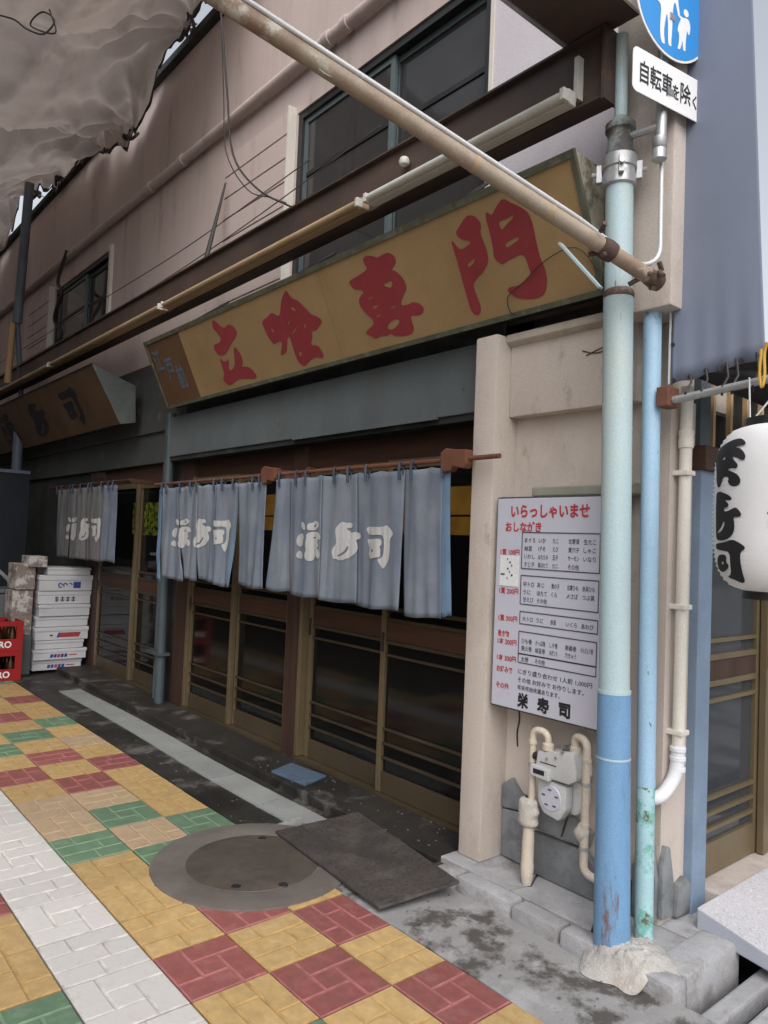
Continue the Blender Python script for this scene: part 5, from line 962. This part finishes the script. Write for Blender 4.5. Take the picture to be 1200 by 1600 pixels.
# ------------------------------------------------------------------ street canopy of canvas
EDGE = [(-26.57, 6.0), (-17.58, 6.01), (-13.74, 5.9), (-12.63, 5.84), (-11.7, 6.35), (-10.77, 6.14), (-9.94, 5.99), (-9.0, 5.86), (-8.35, 5.82), (-7.91, 5.78), (-7.49, 5.59), (-6.92, 5.7), (-6.33, 5.96), (-6.01, 6.07), (-5.6, 6.12), (-5.16, 6.2)]
def edge(x):
    for (a, za), (b, zb) in zip(EDGE, EDGE[1:]):
        if a <= x <= b: t = (x - a) / (b - a); t = t * t * (3 - 2 * t); return za + (zb - za) * t
    return 6.1
CABLES = (-4.85, -6.15, -8.1, -9.9, -11.8, -13.8, -15.7, -17.6, -19.5, -21.5, -23.5, -25.5)
KNOTS = (-6.13, -7.36, -8.17, -9.78, -10.75, -12.4)
def canopy(u, v):
    x = -4.85 - 19.45 * (1 - u) ** 1.8; v = v ** 1.7; y = 2.66 - 7.9 * v
    k = 0
    while k < len(CABLES) - 2 and not (CABLES[k + 1] <= x <= CABLES[k]): k += 1
    a, b = CABLES[k + 1], CABLES[k]; s = (x - a) / (b - a); bil = max(0, math.sin(math.pi * s)) ** .7
    mid = 5.62 - .42 * bil - .16 * math.sin(math.pi * min(1, v * 1.1))
    w = min(1, v / .16); w = w * w * (3 - 2 * w)
    z = edge(x) * (1 - w) + mid * w
    d = min(abs(x - c) for c in CABLES)
    pleat = (.11 * mnoise.noise(Vector((x * 3.3, y * .8, 5))) + .05 * mnoise.noise(Vector((x * 8, y * 1.3, 3)))) * math.exp(-v * 9) + .05 * mnoise.noise(Vector((x * 1.3, y * .9, 2))) + .03 * mnoise.noise(Vector((x * 3.1 + y, y * 2.2, 7)))
    crease = -.05 * math.exp(-(d / .05) ** 2) + .022 * math.sin(y * 9 + x * 4) * math.exp(-(d / .3) ** 2)
    rad = 0
    for kx in KNOTS:
        dx_, dy_ = x - kx, 2.66 - y; rr = math.hypot(dx_, dy_) + .02
        rad += .075 * math.sin(math.atan2(dx_, dy_ + .02) * 11 + kx * 3) * math.exp(-((rr - .45) / .45) ** 2)
    pleat += rad + .016 * mnoise.noise(Vector((x * 6 + y * 2, y * 5, 1)))
    rg = max(0, 1 - abs(mnoise.noise(Vector((x * .8 + 3, y * 1.9, 6)))) * 3.2); rg2 = max(0, 1 - abs(mnoise.noise(Vector((x * 1.9, y * 2.6 + x, 1.5)))) * 4)
    pleat -= .055 * rg ** 3 + .028 * rg2 ** 3
    y += .10 * mnoise.noise(Vector((x * 2.1, 4.2, 0))) * math.exp(-v * 14)
    return Vector((x, y, z + pleat + crease))
can = thing('canvas_canopy', (-14, 0, 5.4), 'sagging brown grey canvas canopy slung over the street at upper left', 'canopy')
finish('canvas', sheet(BM(), canopy, 520, 170), MT['tarp'], can, smooth='all')
finish('hem', sheet(BM(), lambda u, v: canopy(u, 0) + Vector((0, -.005 + .05 * (v - .5) * mnoise.noise(Vector((u * 60, 2, 2))), -.05 * v * (1.0 + 1.2 * mnoise.noise(Vector((u * 40, 1, 1))) + .8 * mnoise.noise(Vector((u * 130, 1, 4)))))), 380, 2, (0, .006, 0)), MT['tarp_edge'], can, smooth='all')
for x in (-6.13, -7.36, -8.17, -9.78, -10.75):
    u = 1 - ((-4.85 - x) / 19.45) ** (1 / 1.8); p = canopy(u, 0)
    finish('knotted_tie', tube(BM(), spline([p + Vector((rng.uniform(-.09, .09), rng.uniform(-.06, .05), rng.uniform(-.11, .05))) for _ in range(7)], 4), .016, 7), MT['tarp_edge'], can, smooth=True)
    finish('tie_rope', tube(BM(), [p + Vector((0, 0, -.02)), Vector((x + .1, 2.70, 5.98))], .010, 6), MT['conduit'], can)
lw = finish('wire_loop', tube(BM(), spline([(-5.35, .78, 4.83), (-5.28, .98, 4.80), (-5.30, 1.10, 4.83), (-5.26, 1.17, 4.78), (-5.20, 1.26, 4.76), (-5.12, 1.30, 4.83), (-5.20, 1.24, 4.90), (-5.30, 1.20, 4.84), (-5.2, 1.33, 4.80), (-5.26, 1.30, 4.98)], 6), .006, 6), MT['wire'], smooth=True, loc=(-5.25, 1.1, 4.8)); tag(lw, 'tangled dark wire loop dangling under the canvas canopy', 'wire')

# ------------------------------------------------------------------ loose wires on the facade
def wire(label, pts, r=.006, m_='wire', n=6):
    o = finish('wire', tube(BM(), spline(pts, n), r, 6), MT[m_], loc=pts[0]); tag(o, label, 'wire'); return o
wire('dark cable hanging in a curve from the slanting pipe down past the shutter box', [(-4.55, 2.2, 5.05), (-4.50, 2.25, 4.50), (-4.46, 2.3, 4.05), (-4.30, 2.4, 3.80), (-3.95, 2.42, 3.58), (-3.75, 2.43, 3.48)], .007)
wire('thinner cable hanging beside the curved dark cable over the shutter boards', [(-4.56, 2.21, 5.02), (-4.58, 2.27, 4.48), (-4.56, 2.3, 4.10), (-4.42, 2.4, 3.83), (-4.20, 2.46, 3.72), (-4.08, 2.5, 3.66)], .004)
wire('upper thin wire strung level along the pink wall above the beam', [(-12, 2.55, 3.86), (-8, 2.55, 3.84), (-5.9, 2.55, 3.83), (-4.6, 2.55, 3.87), (-3.9, 2.55, 3.90)], .0045, 'wire_grey')
wire('lower thin wire strung level along the pink wall just above the beam', [(-12, 2.55, 3.68), (-8, 2.55, 3.66), (-6.2, 2.55, 3.66), (-4.7, 2.55, 3.72), (-3.2, 2.55, 3.83)], .0045, 'wire_grey')
sd_ = finish('stay_rod', tube(BM(), [(-5.22, 2.64, 4.24), (-5.05, 2.40, 3.40)], [.008, .022], 8), MT['wire'], smooth=True, loc=(-5.1, 2.5, 3.4)); tag(sd_, 'dark slanting stay rod between the beam and the shutter box corner', 'rod')
wire('tangle of dark cables on the pink wall at far left', [(-9.3, 2.66, 4.85), (-9.45, 2.62, 4.5), (-9.2, 2.6, 4.3), (-9.5, 2.62, 4.05), (-9.25, 2.64, 3.8), (-9.6, 2.6, 3.6)], .022)

# small rubbish and grit along the gutter, scratches on the plaster
db = BM(); r2 = random.Random(11)
for k in range(150):
    t = r2.random()
    if t < .45: x, y, z = r2.uniform(-4.2, -2.5), r2.uniform(2.46, 2.74), .053
    elif t < .75: x, y, z = r2.uniform(-6.5, -3.2), r2.uniform(1.99, 2.18), .0
    else: x, y, z = r2.uniform(-2.3, -1.3), r2.uniform(2.0, 2.33), .012
    s_ = r2.uniform(.002, .007); box(db, -s_, s_, -s_ * .6, s_ * .6, 0, s_ * .35, Matrix.Translation((x, y, z)) @ Matrix.Rotation(r2.uniform(0, 3), 4, 'Z'))
deb = finish('gutter_grit', db, MT['grit']); deb['kind'] = 'stuff'
for pts in ([(-1.86, 2.632, 2.33), (-1.80, 2.632, 2.31), (-1.74, 2.632, 2.315), (-1.66, 2.632, 2.35)], [(-1.84, 2.632, 2.305), (-1.77, 2.632, 2.325), (-1.69, 2.632, 2.33)]):
    finish('scratch', tube(BM(), spline(pts, 4), .0022, 5), MT['tarp_edge'], shop)
